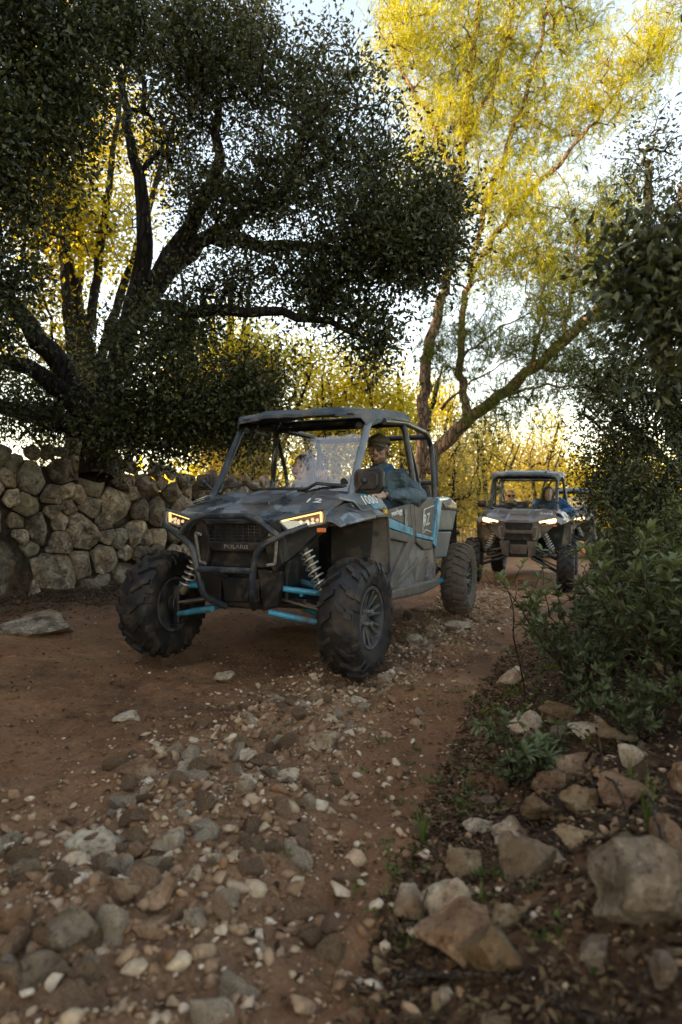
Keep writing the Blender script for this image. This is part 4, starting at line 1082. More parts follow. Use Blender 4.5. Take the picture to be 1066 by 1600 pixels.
        gw = .012 if spec['drl'] else .03
        d1 = (q[3] - q[0]).normalized(); d2 = (q[0] - q[1]).normalized()
        st = MB(); st.prism([ip[0], ip[1], ip[1] + d1 * gw, ip[0] + d1 * gw], -nrm * .012)
        st.prism([ip[1] + d1 * gw, ip[2], ip[2] + d2 * gw, ip[1] + d1 * gw + d2 * gw], -nrm * .012); st.build('light_strip', 'lamp_warm' if spec['drl'] else 'lamp_full', hl)
        for u, w in ((.42, .55), (.58, .62), (.72, .55), (.83, .68), (.55, .82), (.70, .84)):
            p = (q[0] * (1 - u) + q[1] * u) * (1 - w) + (q[3] * (1 - u) + q[2] * u) * w; ld = MB().ell(p - nrm * .008, (.011, .011, .011), n=8, m=6)
            ld.build('led', 'lamp_led' if spec['drl'] else 'lamp_full', hl, smooth=180)
        cv = MB().raw([p + nrm * .002 for p in q], [(0, 1, 2, 3)]); cv.build('lens', 'clear_screen', hl)
        MB().box((s * .535, -.185, 1.002), (.055, .02, .026), (0, 0, s * .38)).build('reflector', 'orange_lens', rt, bevel=.003)
    # ---- bull bar
    if spec['bull']:
        b = MB(); r = .0195
        b.bar([(-.34, -.37, .97), (-.205, -.39, 1.085), (.18, -.39, 1.085), (.34, -.37, .97)], r, 12, .07)
        for s in (1, -1):
            b.bar([(s * .50, -.30, 1.03), (s * .34, -.37, .965), (s * .22, -.40, .90), (s * .19, -.40, .76), (s * .165, -.38, .60), (s * .10, -.22, .52)], r, 12, .07)
        b.bar([(-.19, -.40, .765), (.19, -.40, .765)], r, 12)
        for s in (1, -1): b.tube([(s * .12, -.40, .765), (s * .1, -.2, .70)], .014, 8); b.tube([(s * .2, -.39, 1.08), (s * .22, -.26, 1.05)], .012, 8)
        b.build('bull_bar', 'cage_steel', rt, smooth=60)
    # ---- front fenders, cowl sides
    for s in (1, -1):
        top = [[(s * .50, -.16, 1.075), (s * .58, -.12, 1.06), (s * .62, -.10, 1.03)], [(s * .52, .0, 1.13), (s * .64, .02, 1.105), (s * .70, .03, 1.065)],
               [(s * .52, .20, 1.165), (s * .66, .22, 1.12), (s * .735, .23, 1.085)], [(s * .54, .40, 1.18), (s * .68, .42, 1.13), (s * .74, .44, 1.09)]]
        fd = MB().grid(top, (0, 0, -.018)).build('front_fender', paint, rt, bevel=.006)
        wl = [[(s * .52, .36, 1.13), (s * .66, .40, 1.10), (s * .735, .44, 1.085)], [(s * .50, .40, .95), (s * .64, .45, .95), (s * .735, .48, .95)], [(s * .50, .43, .78), (s * .64, .48, .74), (s * .73, .53, .70)], [(s * .50, .44, .62), (s * .62, .50, .58), (s * .70, .56, .55)]]
        MB().grid(wl, (0, .02, 0)).build('mudguard', 'dusty_plastic', fd, bevel=.005)
        MB().bar([(s * .735, .235, 1.08), (s * .745, .44, 1.085), (s * .742, .485, .95), (s * .735, .53, .70)], .009, 6, .03).build('fender_lip', 'dusty_plastic', fd, smooth=60)
        cw = [[(s * .50, .16, 1.21), (s * .60, .18, 1.19), (s * .66, .20, 1.12)], [(s * .54, .34, 1.245), (s * .63, .36, 1.225), (s * .685, .38, 1.14)], [(s * .58, .54, 1.225), (s * .66, .56, 1.205), (s * .70, .58, 1.14)]]
        cs = MB().grid(cw, (0, 0, -.02)).build('cowl_side', paint, rt, bevel=.006)
        if s == 1:
            MB().prism([(.604, .30, 1.226), (.688, .34, 1.130), (.692, .41, 1.130), (.625, .36, 1.226)], (.003, 0, .003)).build('blue_flash', accent, cs)
            if spec['big_text']: lettering(spec['big_text'], .10, (.668, .30, 1.188), (.10, .98, .06), (-.55, 0, .83), 'white_decal', cs, sx=1.15)
            MB().box((.70, .53, 1.112), (.02, .05, .03)).build('side_marker', 'yellow_lens', rt, bevel=.004)
    for s in (1, -1):
        ww = MB(); ww.grid([[(s * .38, -.10, 1.02), (s * .66, -.06, 1.04)], [(s * .38, .12, 1.06), (s * .68, .14, 1.06)], [(s * .38, .34, 1.02), (s * .66, .40, 1.06)], [(s * .36, .40, .60), (s * .6, .46, .60)]], (0, 0, -.01))
        ww.build('wheel_well', 'black_plastic', rt, bevel=.004)
    # ---- suspension
    for s in (1, -1):
        sp = empty('front_suspension', (0, 0, 0), parent=rt)
        zc = spec['wz'][0 if s == 1 else 1]
        a = MB(); a.tube([(s * .22, -.14, .64), (s * .56, -.03, zc + .13)], .019, 10); a.tube([(s * .22, .16, .66), (s * .56, .03, zc + .13)], .019, 10); a.tube([(s * .36, -.095, .60 + .5 * (zc + .13 - .6)), (s * .37, .11, .61 + .5 * (zc + .13 - .6))], .013, 8)
        a.build('upper_arm', accent, sp, smooth=60)
        a = MB(); a.tube([(s * .20, -.22, .50), (s * .57, -.04, zc - .06)], .019, 10); a.tube([(s * .20, .17, .50), (s * .57, .04, zc - .06)], .019, 10); a.build('lower_arm', accent, sp, smooth=60)
        a = MB(); a.tube([(s * .2, -.05, .56), (s * .56, -.06, zc + .02)], .010, 8); a.tube([(s * .12, 0, .58), (s * .58, 0, zc + .01)], .016, 8); a.build('tie_rod', 'shock_body', sp, smooth=60)
        t0, t1 = Vector((s * .34, -.06, .93)), Vector((s * .52, -.07, .585)); ax = t1 - t0
        a = MB(); a.tube([t0, t0 + ax * .55], .024, 10); a.tube([t0 + ax * .5, t1], .011, 8); a.tube([t0 + ax * .86, t1], .03, 10); a.ell(t1, (.026, .026, .03)); sh = a.build('shock_absorber', 'shock_body', sp, smooth=60)
        u = ax.orthogonal().normalized(); w = ax.normalized().cross(u); pts = []
        for k in range(121):
            q = k / 120; th = q * 2 * math.pi * 8; pts.append(t0 + ax * (.05 + .82 * q) + (u * math.cos(th) + w * math.sin(th)) * .043)
        MB().tube(pts, .0062, 6).build('coil_spring', 'bright_steel', sh, smooth=60)
        a = MB(); a.box((s * .59, 0, zc), (.05, .10, .26)); a.lathe([(-.03, .001), (-.03, .07), (.03, .07), (.03, .001)], 20, 'x', (s * .62, 0, zc)); a.build('hub_carrier', 'black_plastic', sp, bevel=.01)
        rs = empty('rear_suspension', (0, 0, 0), parent=rt); zr = spec['wz'][2 if s == 1 else 3]
        a = MB(); a.tube([(s * .45, 1.9, .50), (s * .58, 2.45, .45), (s * .59, 2.95, zr)], .03, 8); a.tube([(s * .15, 3.0, .62), (s * .58, 2.98, zr + .06)], .018, 8); a.tube([(s * .15, 3.0, .45), (s * .58, 2.98, zr - .06)], .018, 8); a.build('trailing_arm', accent, rs, smooth=60)
        a = MB(); a.tube([(s * .42, 2.6, 1.05), (s * .50, 2.72, .5)], .035, 8); a.build('rear_shock', 'bright_steel', rs, smooth=60)
    # ---- wheels
    for (wx, wy, k, st) in ((.69, 0, 0, spec['steer']), (-.72, 0, 1, spec['steer']), (.69, 2.97, 2, 0), (-.69, 2.97, 3, 0)):
        w = empty('wheel', (wx, wy, spec['wz'][k]), (spec['spin'][k], 0, st if wx > 0 else st + math.pi), parent=rt)
        w.rotation_mode = 'XYZ'; nq = 0
        for nm, me in (('tyre', TYRES['lug' if wy == 0 else spec['rear_tyre']]), ('rim', RIM), ('lug_nut', NUTS), ('lug_nut', NUTS), ('lug_nut', NUTS), ('lug_nut', NUTS)):
            o = bpy.data.objects.new(nm, me); COL.objects.link(o); o.parent = w; o.scale = (.92, 1, 1)
            if nm == 'lug_nut': nq += 1; o.rotation_euler = (math.pi / 2 * nq + .4, 0, 0)
    # ---- body sides
    for s in (1, -1):
        sl = -.06
        def S(poly, x0, dx=.03): 
            m_ = side(poly, x0, -dx, sl); 
            if s < 0: m_.v = [(-x, y, z) for x, y, z in m_.v]
            return m_
        d = S([(.56, 1.115), (1.17, 1.172), (1.19, .99), (.60, 1.075)], .70).build('front_door', 'dusty_plastic', rt, bevel=.007)
        S([(.545, 1.105), (.60, 1.07), (1.19, .985), (1.185, .925), (.58, 1.005)], .708).build('blue_stripe', accent, d, bevel=.004)
        S([(.57, 1.0), (1.16, .935), (1.14, .87), (.60, .925)], .704, .05).build('armrest_bulge', 'dusty_plastic', d, bevel=.012)
        S([(.58, .93), (1.13, .87), (.62, .62), (.57, .62)], .678, .02).build('lower_panel', 'dusty_plastic', d, bevel=.004)
        S([(1.19, .95), (1.27, .98), (1.22, .86), (.68, .58), (.56, .58), (.60, .66)], .706, .035).build('door_brace', 'dusty_plastic', d, bevel=.01)
        S([(1.19, 1.175), (1.29, 1.17), (1.29, .97), (1.20, .96)], .70).build('door_post', 'dusty_plastic', rt, bevel=.008)
        d = S([(1.31, 1.155), (1.90, 1.222), (1.98, 1.18), (1.80, .90), (1.30, .94)], .70).build('rear_door', 'dusty_plastic', rt, bevel=.007)
        S([(1.29, .945), (1.80, .895), (1.80, .865), (1.29, .915)], .708).build('blue_stripe', accent, d, bevel=.003)
        S([(1.30, .912), (1.79, .862), (1.78, .79), (1.50, .80), (1.30, .87)], .704, .05).build('door_bulge', 'dusty_plastic', d, bevel=.012)
        S([(2.06, 1.235), (2.19, 1.20), (1.88, .80), (1.78, .84), (1.80, .90)], .712, .03).build('blue_band', accent, d, bevel=.004)
        S([(1.22, .86), (1.30, .88), (1.78, .80), (1.86, .80), (1.93, .66), (1.90, .52), (.60, .575), (.68, .58)], .684, .03).build('side_panel', paint, rt, bevel=.008)
        S([(.62, .60), (1.20, .70), (1.35, .76), (1.36, .70), (1.0, .62), (.64, .55)], .70, .04).build('side_step', 'dusty_plastic', rt, bevel=.012)
        S([(.56, .575), (1.92, .54), (1.95, .47), (1.4, .455), (1.0, .475), (.58, .50)], .705, .10).build('sill', 'dusty_plastic', rt, bevel=.02)
        q = S([(1.98, 1.19), (2.06, 1.24), (2.30, 1.25), (2.60, 1.255), (2.86, 1.21), (2.92, 1.12), (2.25, 1.13)], .70, .18).build('rear_fender', paint, rt, bevel=.03, segs=3)
        S([(2.20, 1.20), (2.62, 1.245), (2.55, 1.18), (2.32, 1.15)], .712, .02).build('pale_patch', 'grey_decal', q, bevel=.004)
        S([(2.10, 1.14), (2.90, 1.12), (2.68, .93), (2.00, .95)], .685, .05).build('quarter_panel', 'roof_plastic', rt, bevel=.012)
        S([(1.99, .94), (2.68, .92), (2.40, .69), (1.95, .70)], .675, .05).build('quarter_panel', 'roof_plastic', rt, bevel=.012)
        S([(1.94, .80), (1.98, .80), (1.98, .45), (1.94, .45)], .66, .25).build('rear_splash_guard', 'black_plastic', rt, bevel=.005)
        if s == 1 and spec['detail']:
            lettering('www.buggy', .062, (.7005, .80, 1.108), (0, 1, .10), (-.06, 0, 1), 'white_decal', d, sx=.9)
            lettering('RZ', .135, (.6995, 1.63, 1.04), (0, 1, .10), (-.06, 0, 1), 'white_decal', d, shear=.35, sx=1.2)
            lg = MB(); xx = .7005
            lg.bar([(xx, 1.50, .93), (xx, 1.56, 1.13), (xx, 1.88, 1.165)], .0045, 5, .01); lg.bar([(xx, 1.50, .93), (xx, 1.60, .965), (xx, 1.83, .935)], .004, 5, .01); lg.build('logo_outline', 'white_decal', d, smooth=60)
            MB().prism([(.7015, .985, 1.13), (.7015, 1.055, 1.135), (.7055, 1.055, 1.0), (.7055, .985, 1.0)], (.002, 0, 0)).build('paper_label', 'grey_decal', d)
            lettering('POLARIS', .055, (.722, 1.66, .56), (0, 1, .02), (0, 0, 1), 'grey_decal', d, sx=1.0)
    # bed, tail
    mb = MB(); mb.grid([[(-.62, 2.05, 1.18), (0, 2.05, 1.2), (.62, 2.05, 1.18)], [(-.6, 2.5, 1.12), (0, 2.5, 1.12), (.6, 2.5, 1.12)], [(-.6, 3.25, 1.12), (0, 3.25, 1.12), (.6, 3.25, 1.12)], [(-.6, 3.27, .72), (0, 3.27, .72), (.6, 3.27, .72)]], (0, .0, -.03)); mb.build('cargo_bed', 'black_plastic', rt, bevel=.01)
    for s in (1, -1): MB().box((s * .45, 3.285, 1.0), (.2, .03, .06)).build('tail_light', 'orange_lens', rt, bevel=.005)
    # ---- roll cage and roof
    c = MB(); r = .0245
    for s in (1, -1):
        c.bar([(s * .60, 1.42, .60), (s * .645, 1.46, 1.3), (s * .575, 1.40, 1.80), (s * .50, 1.40, 1.865)], r, 10, .07)
        c.bar([(s * .58, .86, 1.775), (s * .575, 1.40, 1.83), (s * .55, 2.2, 1.83), (s * .565, 2.33, 1.72), (s * .60, 2.30, 1.30), (s * .60, 2.25, 1.0)], r, 10, .10)
        c.bar([(s * .57, 2.32, 1.62), (s * .52, 2.7, 1.25), (s * .5, 2.85, 1.1)], .02, 8, .05)
        c.bar([(s * .575, 1.42, 1.78), (s * .6, 1.62, 1.5), (s * .62, 1.75, 1.25)], .018, 8, .05)
    c.bar([(-.56, 2.25, 1.80), (.56, 2.25, 1.80)], r, 10); c.bar([(-.57, 1.40, 1.82), (.57, 1.40, 1.82)], r, 10); c.bar([(-.56, .88, 1.785), (.56, .88, 1.785)], r, 10)
    c.bar([(-.58, 2.31, 1.38), (.58, 2.31, 1.38)], .02, 8); c.bar([(-.62, 1.46, 1.25), (.62, 1.46, 1.25)], .02, 8)
    c.build('roll_cage', 'cage_steel', rt, smooth=60)
    for s in (1, -1):
        MB().bar([(s * .54, .30, 1.20), (s * .525, .38, 1.30), (s * .515, .70, 1.745), (s * .55, .86, 1.79)], .027, 10, .05).build('windscreen_pillar', 'pillar_sky_sheen' if spec['detail'] and s == 1 else 'cage_steel', rt, smooth=60)
        b = MB(); b.bar([(s * .56, 2.34, 1.70), (s * .585, 2.36, 1.58), (s * .60, 2.33, 1.35)], .034, 8, .04); b.build('cage_pad', 'black_plastic', rt, smooth=60)
    rows = []
    for y, z, hw in ((.62, 1.80, .49), (.70, 1.84, .54), (1.05, 1.885, .57), (1.42, 1.905, .585)):
        rows.append([(-hw - .03, y + .03, z - .045), (-hw, y, z), (-hw * .62, y - .02, z + .018), (-hw * .55, y - .02, z + .03), (-hw * .2, y - .03, z + .03), (0, y - .03, z + .022), (hw * .2, y - .03, z + .03), (hw * .55, y - .02, z + .03), (hw * .62, y - .02, z + .018), (hw, y, z), (hw + .03, y + .03, z - .045)])
    rf = MB().grid(rows, (0, 0, -.028)).build('roof', 'roof_plastic', rt, bevel=.005)
    rows = [[(-.6, 1.44, 1.85), (-.56, 1.44, 1.89), (-.2, 1.44, 1.90), (.2, 1.44, 1.90), (.56, 1.44, 1.89), (.6, 1.44, 1.85)], [(-.58, 1.6, 1.852), (-.53, 1.6, 1.885), (-.2, 1.6, 1.895), (.2, 1.6, 1.895), (.53, 1.6, 1.885), (.58, 1.6, 1.852)], [(-.57, 1.74, 1.845), (-.5, 1.76, 1.875), (-.2, 1.77, 1.88), (.2, 1.77, 1.88), (.5, 1.76, 1.875), (.57, 1.74, 1.845)]]
    MB().grid(rows, (0, 0, -.025)).build('rear_roof', 'roof_plastic', rt, bevel=.005)
    for k in range(7): MB().box((-.42 + .14 * k, .605, 1.812), (.05, .03, .016), (.6, 0, 0)).build('roof_rib', 'roof_plastic', rf, bevel=.004)
    # windscreen
    def scr(x, u): return (x * (.505 - .0 * u) / .575, .345 + .375 * u, 1.268 + .515 * u - .02 * abs(x) / .57 * (1 - u))
    MB().grid([[scr(x, u) for x in np.linspace(-.565, .565, 7)] for u in (0, .5, 1)]).build('windscreen', 'clear_screen', rt, smooth=40)
    for x, u in ((.52, .12), (.52, .9), (-.52, .12), (-.52, .9)):
        p = Vector(scr(x, u)); kn = MB().lathe([(-.012, .001), (-.012, .026), (.006, .022), (.006, .001)], 14, 'y', p)
        kn.build('screen_knob', 'black_plastic', rt, smooth=40)
    # ---- cabin
    db = MB(); db.grid([[(-.58, .42, 1.20), (0, .42, 1.24), (.58, .42, 1.20)], [(-.56, .62, 1.19), (0, .62, 1.22), (.56, .62, 1.19)], [(-.56, .68, 1.02), (0, .68, 1.02), (.56, .68, 1.02)], [(-.5, .5, .6), (0, .5, .6), (.5, .5, .6)]], (0, -.03, 0)); db.build('dashboard', 'black_plastic', rt, bevel=.01)
    sw = MB(); pts = []
    for k in range(25):
        a = 2 * math.pi * k / 24; pts.append((.33 + .165 * math.cos(a), .86 + .165 * math.sin(a) * .42, 1.16 + .165 * math.sin(a) * .9))
    sw.tube(pts, .016, 8, cap=False)
    for a in (.3, 2.8, 4.7): sw.tube([(.33, .87, 1.155), (.33 + .165 * math.cos(a), .86 + .165 * math.sin(a) * .42, 1.16 + .165 * math.sin(a) * .9)], .012, 6)
    sw.tube([(.33, .87, 1.155), (.33, .66, 1.08)], .02, 8); sw.build('steering_wheel', 'black_plastic', rt, smooth=60)
    for x in (-.33, .33):
        for y, m_ in ((1.22, 'seat_vinyl'), (2.02, 'seat_vinyl')):
            se = empty('seat', (x, y, 0), parent=rt); zz = 0 if y < 1.5 else .06
            b = MB(); b.grid([[(-.22, -.25, .72 + zz), (-.12, -.26, .69 + zz), (.12, -.26, .69 + zz), (.22, -.25, .72 + zz)], [(-.23, 0, .70 + zz), (-.12, 0, .66 + zz), (.12, 0, .66 + zz), (.23, 0, .70 + zz)], [(-.22, .22, .70 + zz), (-.12, .22, .67 + zz), (.12, .22, .67 + zz), (.22, .22, .70 + zz)]], (0, 0, -.12)); b.build('cushion', m_, se, bevel=.03, segs=3)
            b = MB(); b.grid([[(-.23, .20, .72 + zz), (-.12, .24, .72 + zz), (.12, .24, .72 + zz), (.23, .20, .72 + zz)], [(-.24, .29, 1.05 + zz), (-.12, .33, 1.05 + zz), (.12, .33, 1.05 + zz), (.24, .29, 1.05 + zz)], [(-.20, .37, 1.30 + zz), (-.12, .38, 1.31 + zz), (.12, .38, 1.31 + zz), (.20, .37, 1.30 + zz)]], (0, .08, 0)); b.build('backrest', m_, se, bevel=.03, segs=3)
            b = MB(); b.box((0, .43, 1.37 + zz * .3), (.20, .07, .09), (-.15, 0, 0)); b.build('headrest', 'seat_grey' if y > 1.5 else m_, se, bevel=.03, segs=3)
            b = MB()
            for sx in (-.09, .09): b.bar([(sx, .33, 1.33 + zz), (sx * 1.1, .26, 1.22 + zz), (sx * 1.3, .17, .85 + zz)], .014, 4)
            b.build('harness', 'seat_vinyl', se)
    # ---- mirrors
    for s in (1, -1):
        if s == 1 and not spec['detail']: continue
        mr = empty('side_mirror', (0, 0, 0), parent=rt)
        cx, cy, cz = (.645, .34, 1.315) if s == 1 else (-.66, .40, 1.33)
        b = MB(); hw, hh = .105, .088
        if s == -1: hw, hh = .07, .06
        poly = [(cx - hw, cy, cz - hh * .6), (cx - hw * .75, cy, cz - hh), (cx + hw * .7, cy, cz - hh * .95), (cx + hw, cy, cz - hh * .5), (cx + hw * .98, cy, cz + hh * .7), (cx + hw * .7, cy, cz + hh), (cx - hw * .8, cy, cz + hh * .92), (cx - hw, cy, cz + hh * .6)]
        b.prism(poly, (0, .05, .0)); b.prism([(cx + (x - cx) * .7, y - .02, cz + (z - cz) * .7) for x, y, z in poly], (0, .03, 0)); b.build('housing', 'black_plastic', mr, bevel=.015, segs=3)
        b = MB(); b.ell((cx - s * .02, cy - .03, cz), (.024, .02, .024)); b.bar([(cx - s * .02, cy - .03, cz), (s * .56, cy - .01, cz - .07), (s * .53, cy + .02, cz - .09)], .011, 8, .02); b.build('bracket', 'cage_steel', mr, smooth=60)
    return rt
def wheel_z(loc, rz, pts):
    """axle heights so that each tyre stands on the ground under it"""
    out = []
    for x, y in pts:
        X_, Y_ = loc[0] + x * math.cos(rz) - y * math.sin(rz), loc[1] + x * math.sin(rz) + y * math.cos(rz)
        out.append(max(gz(X_ + a * .1, Y_ + b * .1) for a in (-1, 0, 1) for b in (-1, 0, 1)) + .350 - loc[2])
    return out
WP = [(.69, 0), (-.72, 0), (.69, 2.97), (-.69, 2.97)]
loc = (-0.545, 4.488, 0.0); rz = R(-21.7)
wz = wheel_z(loc, rz, WP); print('wheel z', wz)
BUGGY1 = buggy(dict(loc=loc, rot=(0, 0, rz), label='muddy slate and blue buggy with a bull bar, nearest on the track', paint='paint_slate', accent='blue_paint',
                    bull=True, number='12', big_text='1000', drl=True, wz=wz, steer=R(-3), spin=(.2, .9, .4, 1.3), rear_tyre='block', detail=True))
loc2 = (2.80, 10.9, 0.0); rz2 = R(-20)
loc2 = (loc2[0], loc2[1], (gz(2.15, 11.1) + gz(3.45, 10.7)) / 2 - 0.02)
wz2 = wheel_z(loc2, rz2, WP)
BUGGY2 = buggy(dict(loc=loc2, rot=(0, R(1.0), rz2), label='brown dusty buggy with glowing headlights behind the first one', paint='paint_brown', accent='cage_steel',
                    bull=False, number='ON', big_text='', drl=False, wz=wz2, steer=R(4), spin=(.5, .1, .9, 1.7), rear_tyre='lug', detail=False))
loc3 = (5.9, 18.4, gz(5.9, 18.4)); rz3 = R(-24)
B3 = copy_tree(BUGGY2); B3.location = loc3; B3.rotation_euler = (0, 0, rz3)
B3['label'] = 'third buggy, only a sliver showing behind the second one'
# ================================================================== people
def skin_mat(name, a, b):
    t = NT(name); v = t.coord('Object'); c = t.ramp(t.noise(v, 22, 6), [(0.35, a), (0.65, b)])
    c = t.mix(t.ramp(t.noise(v, 70, 4), [(0.55, 0.0), (0.75, 0.4)]), c, tuple(x * .75 for x in a))
    t.done(t.bsdf(c, 0.5, 0, 0.4, t.bump(t.noise(v, 160, 3), .15, .002), **{'Subsurface Weight': 0.12, 'Subsurface Scale': 0.01}))
skin_mat('skin_tan', (0.36, 0.20, 0.14), (0.50, 0.30, 0.215))
skin_mat('skin_fair', (0.42, 0.25, 0.18), (0.55, 0.35, 0.26))
def cloth(name, a, b):
    t = NT(name); v = t.coord('Object'); n = t.noise(v, 9, 6, .6); w = t.noise(v, 26, 3, .6, 2.0)
    t.done(t.bsdf(t.ramp(n, [(0.3, a), (0.7, b)]), 0.72, 0, 0.3, t.bump(t.math('ADD', t.math('MULTIPLY', n, 1.2), t.math('MULTIPLY', w, .35)), .8, .03)))
cloth('jacket_teal', (0.05, 0.085, 0.10), (0.085, 0.135, 0.155)); cloth('jacket_dark', (0.012, 0.017, 0.02), (0.024, 0.032, 0.036))
cloth('jacket_blue', (0.008, 0.06, 0.15), (0.015, 0.10, 0.22)); cloth('jacket_navy', (0.01, 0.035, 0.045), (0.02, 0.06, 0.075))
cloth('trousers', (0.015, 0.016, 0.018), (0.035, 0.036, 0.04)); cloth('cap_olive', (0.085, 0.08, 0.062), (0.14, 0.13, 0.10))
simple('hair_dark', [(0.3, (0.008, 0.006, 0.005)), (0.7, (0.03, 0.02, 0.014))], 60, rough=.5, bump=.6, bscale=90, bdist=.006)
simple('beard_dark', [(0.35, (0.05, 0.028, 0.018)), (0.65, (0.22, 0.13, 0.09))], 120, rough=.7, bump=.6, bscale=160, bdist=.004)
simple('lens_black', [(0.3, (0.004, 0.004, 0.005)), (0.7, (0.008, 0.008, 0.009))], 10, rough=.25, spec=.15)

def fleshy(mb, name, mat, parent, voxel, it=4):
    o = mb.build(name, mat, parent, smooth=180)
    m = o.modifiers.new('remesh', 'REMESH'); m.mode = 'VOXEL'; m.voxel_size = voxel; m.use_smooth_shade = True
    s = o.modifiers.new('smooth', 'SMOOTH'); s.factor = .5; s.iterations = it
    if name in ('jacket', 'trousers', 'hood'):
        for nm, sz, st in (('folds', .14, .022), ('creases', .05, .006)):
            tx = bpy.data.textures.get(nm) or bpy.data.textures.new(nm, 'MARBLE'); tx.noise_scale = sz; tx.turbulence = 9
            d = o.modifiers.new(nm, 'DISPLACE'); d.texture = tx; d.texture_coords = 'LOCAL'; d.strength = st; d.mid_level = .5
    return o

def person(M, J, label, group=None, skin='skin_tan', jacket='jacket_teal', voxel=.006, cap=False, beard=False, glasses=False, hair='short', grips=(), yaw=0.0, second=None, pitch=0.0):
    """J: joints in the buggy's own space; M: the buggy's matrix"""
    h = Vector(J['hip']); V = lambda k: Vector(J[k]) - h
    hd = V('head'); Rm = Euler((pitch, 0, yaw)).to_matrix()
    def H(x, y, z): return hd + Rm @ Vector((x, y, z))
    er = (pitch, 0, yaw)
    b = MB()
    # head: skull, jaw, cheeks, brow, nose, mouth, ears, neck
    b.ell(H(0, .012, .035), (.076, .096, .088), er, 16, 12); b.ell(H(0, -.018, -.035), (.062, .074, .082), er, 16, 12); b.ell(H(0, -.058, -.092), (.034, .03, .026), er)
    for s in (-1, 1):
        b.ell(H(s * .036, -.066, -.018), (.026, .022, .026), er); b.ell(H(s * .03, -.080, .032), (.028, .014, .012), er)
        b.ell(H(s * .076, .012, -.008), (.010, .022, .034), (pitch, 0, yaw + s * .35)); b.ell(H(s * .031, -.082, .012), (.013, .010, .010), er)
    b.caps([H(0, -.088, .022), H(0, -.104, -.012), H(0, -.110, -.026)], [.010, .014, .017]); 
    for s in (-1, 1): b.ell(H(s * .014, -.098, -.03), (.011, .013, .010), er)
    b.ell(H(0, -.088, -.062), (.026, .010, .009), er); b.ell(H(0, -.086, -.074), (.022, .010, .008), er)
    b.caps([V('neck') + Vector((0, 0, -.05)), H(0, .02, -.06)], [.062, .056], 14)
    # trunk and limbs under the clothes
    ch = V('chest'); hp = Vector((0, 0, 0)); nk = V('neck')
    b.caps([hp, hp.lerp(ch, .5), ch, nk + Vector((0, 0, -.06))], [.13, .12, .13, .07], 14)
    hands = []
    for s, k in ((1, 'l'), (-1, 'r')):
        sh, el, wr = V('sh_' + k), V('el_' + k), V('wr_' + k)
        b.caps([nk + Vector((0, 0, -.07)), sh], [.06, .06], 12)
        b.caps([sh, sh.lerp(el, .5), el, el.lerp(wr, .45), wr], [.056, .048, .040, .038, .026], 12)
        kn, an = V('kn_' + k), V('an_' + k); b.caps([hp + Vector((s * .08, 0, 0)), hp.lerp(kn, .6) + Vector((s * .03, 0, 0)), kn, kn.lerp(an, .4), an], [.088, .075, .058, .054, .038], 12); b.caps([an + Vector((0, .03, -.05)), an + Vector((0, -.16, -.06))], [.042, .034])
        # hand on its grip: T along the grip, U outwards, N towards the person
        g, T, U, N = [Vector(q) for q in J['grip_' + k]]; g = g - h; T.normalize(); N = (N - T * N.dot(T)).normalized(); U = T.cross(N)
        if U.dot(Vector(J['grip_' + k][2])) < 0: U = -U
        pc = g + N * .030 + U * .022; b.ell(pc, (.001, .001, .001))
        kb = [g + T * ((j - 1.5) * .020) + N * .022 + U * .030 for j in range(4)]
        for j in range(4): b.caps([wr.lerp(pc, .35) + T * ((j - 1.5) * .012), pc + T * ((j - 1.5) * .017), kb[j]], [.018, .016, .0125], 8)
        for j, lf in enumerate((.92, 1.0, .96, .80)):
            o = T * ((j - 1.5) * .0205); b.caps([kb[j], g + o + U * .033 - N * .010 * lf, g + o + U * .014 * (2 - lf) - N * .030 * lf, g + o - U * .012 * lf - N * .024], [.0105, .0095, .0088, .0078], 8)
        tb = pc - T * .022; b.caps([wr.lerp(pc, .5) - T * .016, tb - U * .012 + N * .004, g - T * .012 - U * .026 + N * .008, g + T * .016 - U * .024 - N * .010], [.017, .0135, .0105, .009], 8)
    body = fleshy(b, 'person', skin, None, voxel)
    body.matrix_world = M @ Matrix.Translation(h)
    tag(body, label, 'person', group)
    # jacket
    j = MB(); up = Vector((0, 0, 1))
    j.caps([hp + up * .02, hp.lerp(ch, .5)], [.16, .155], 14)
    acr = (V('sh_l') - V('sh_r')).normalized()
    for s in (-1, 0, 1): j.caps([hp + acr * s * .05 + up * .05, hp.lerp(ch, .5) + acr * s * .06, ch + acr * s * .08, nk + acr * s * .07 - up * .09], [.125, .13, .135, .085], 14)
    for k in 'lr':
        sh, el, wr = V('sh_' + k), V('el_' + k), V('wr_' + k)
        j.caps([nk.lerp(sh, .4) - up * .05, sh], [.085, .082], 12)
        j.caps([sh, sh.lerp(el, .5), el, el.lerp(wr, .3), el.lerp(wr, .55), el.lerp(wr, .93)], [.080, .072, .066, .062, .054, .043], 14)
        for q in (.25, .42, .6, .78):
            p = sh.lerp(el, q + .1); j.ell(p + Vector((.01, 0, .01)) * (1 if k == 'l' else -1), (.074, .05, .02), (.5 * q, .4, q * 3))
            p = el.lerp(wr, q); j.ell(p, (.060 - .012 * q, .018, .060 - .012 * q), (.3, .2, q * 2))
    j.caps([nk - up * .06, nk + up * .00], [.085, .074], 14)
    jo = fleshy(j, 'jacket', jacket, body, voxel * 1.5, 3)
    c_ = MB(); pts = []
    for k in range(17):
        a = math.pi * (.0 + 2 * k / 16); pts.append(nk + Vector((.082 * math.cos(a), .075 * math.sin(a) + .005, .012 + .028 * math.sin(a))))
    c_.tube(pts, .026, 8, cap=False); c_.build('collar', jacket if second is None else second, jo, smooth=180)
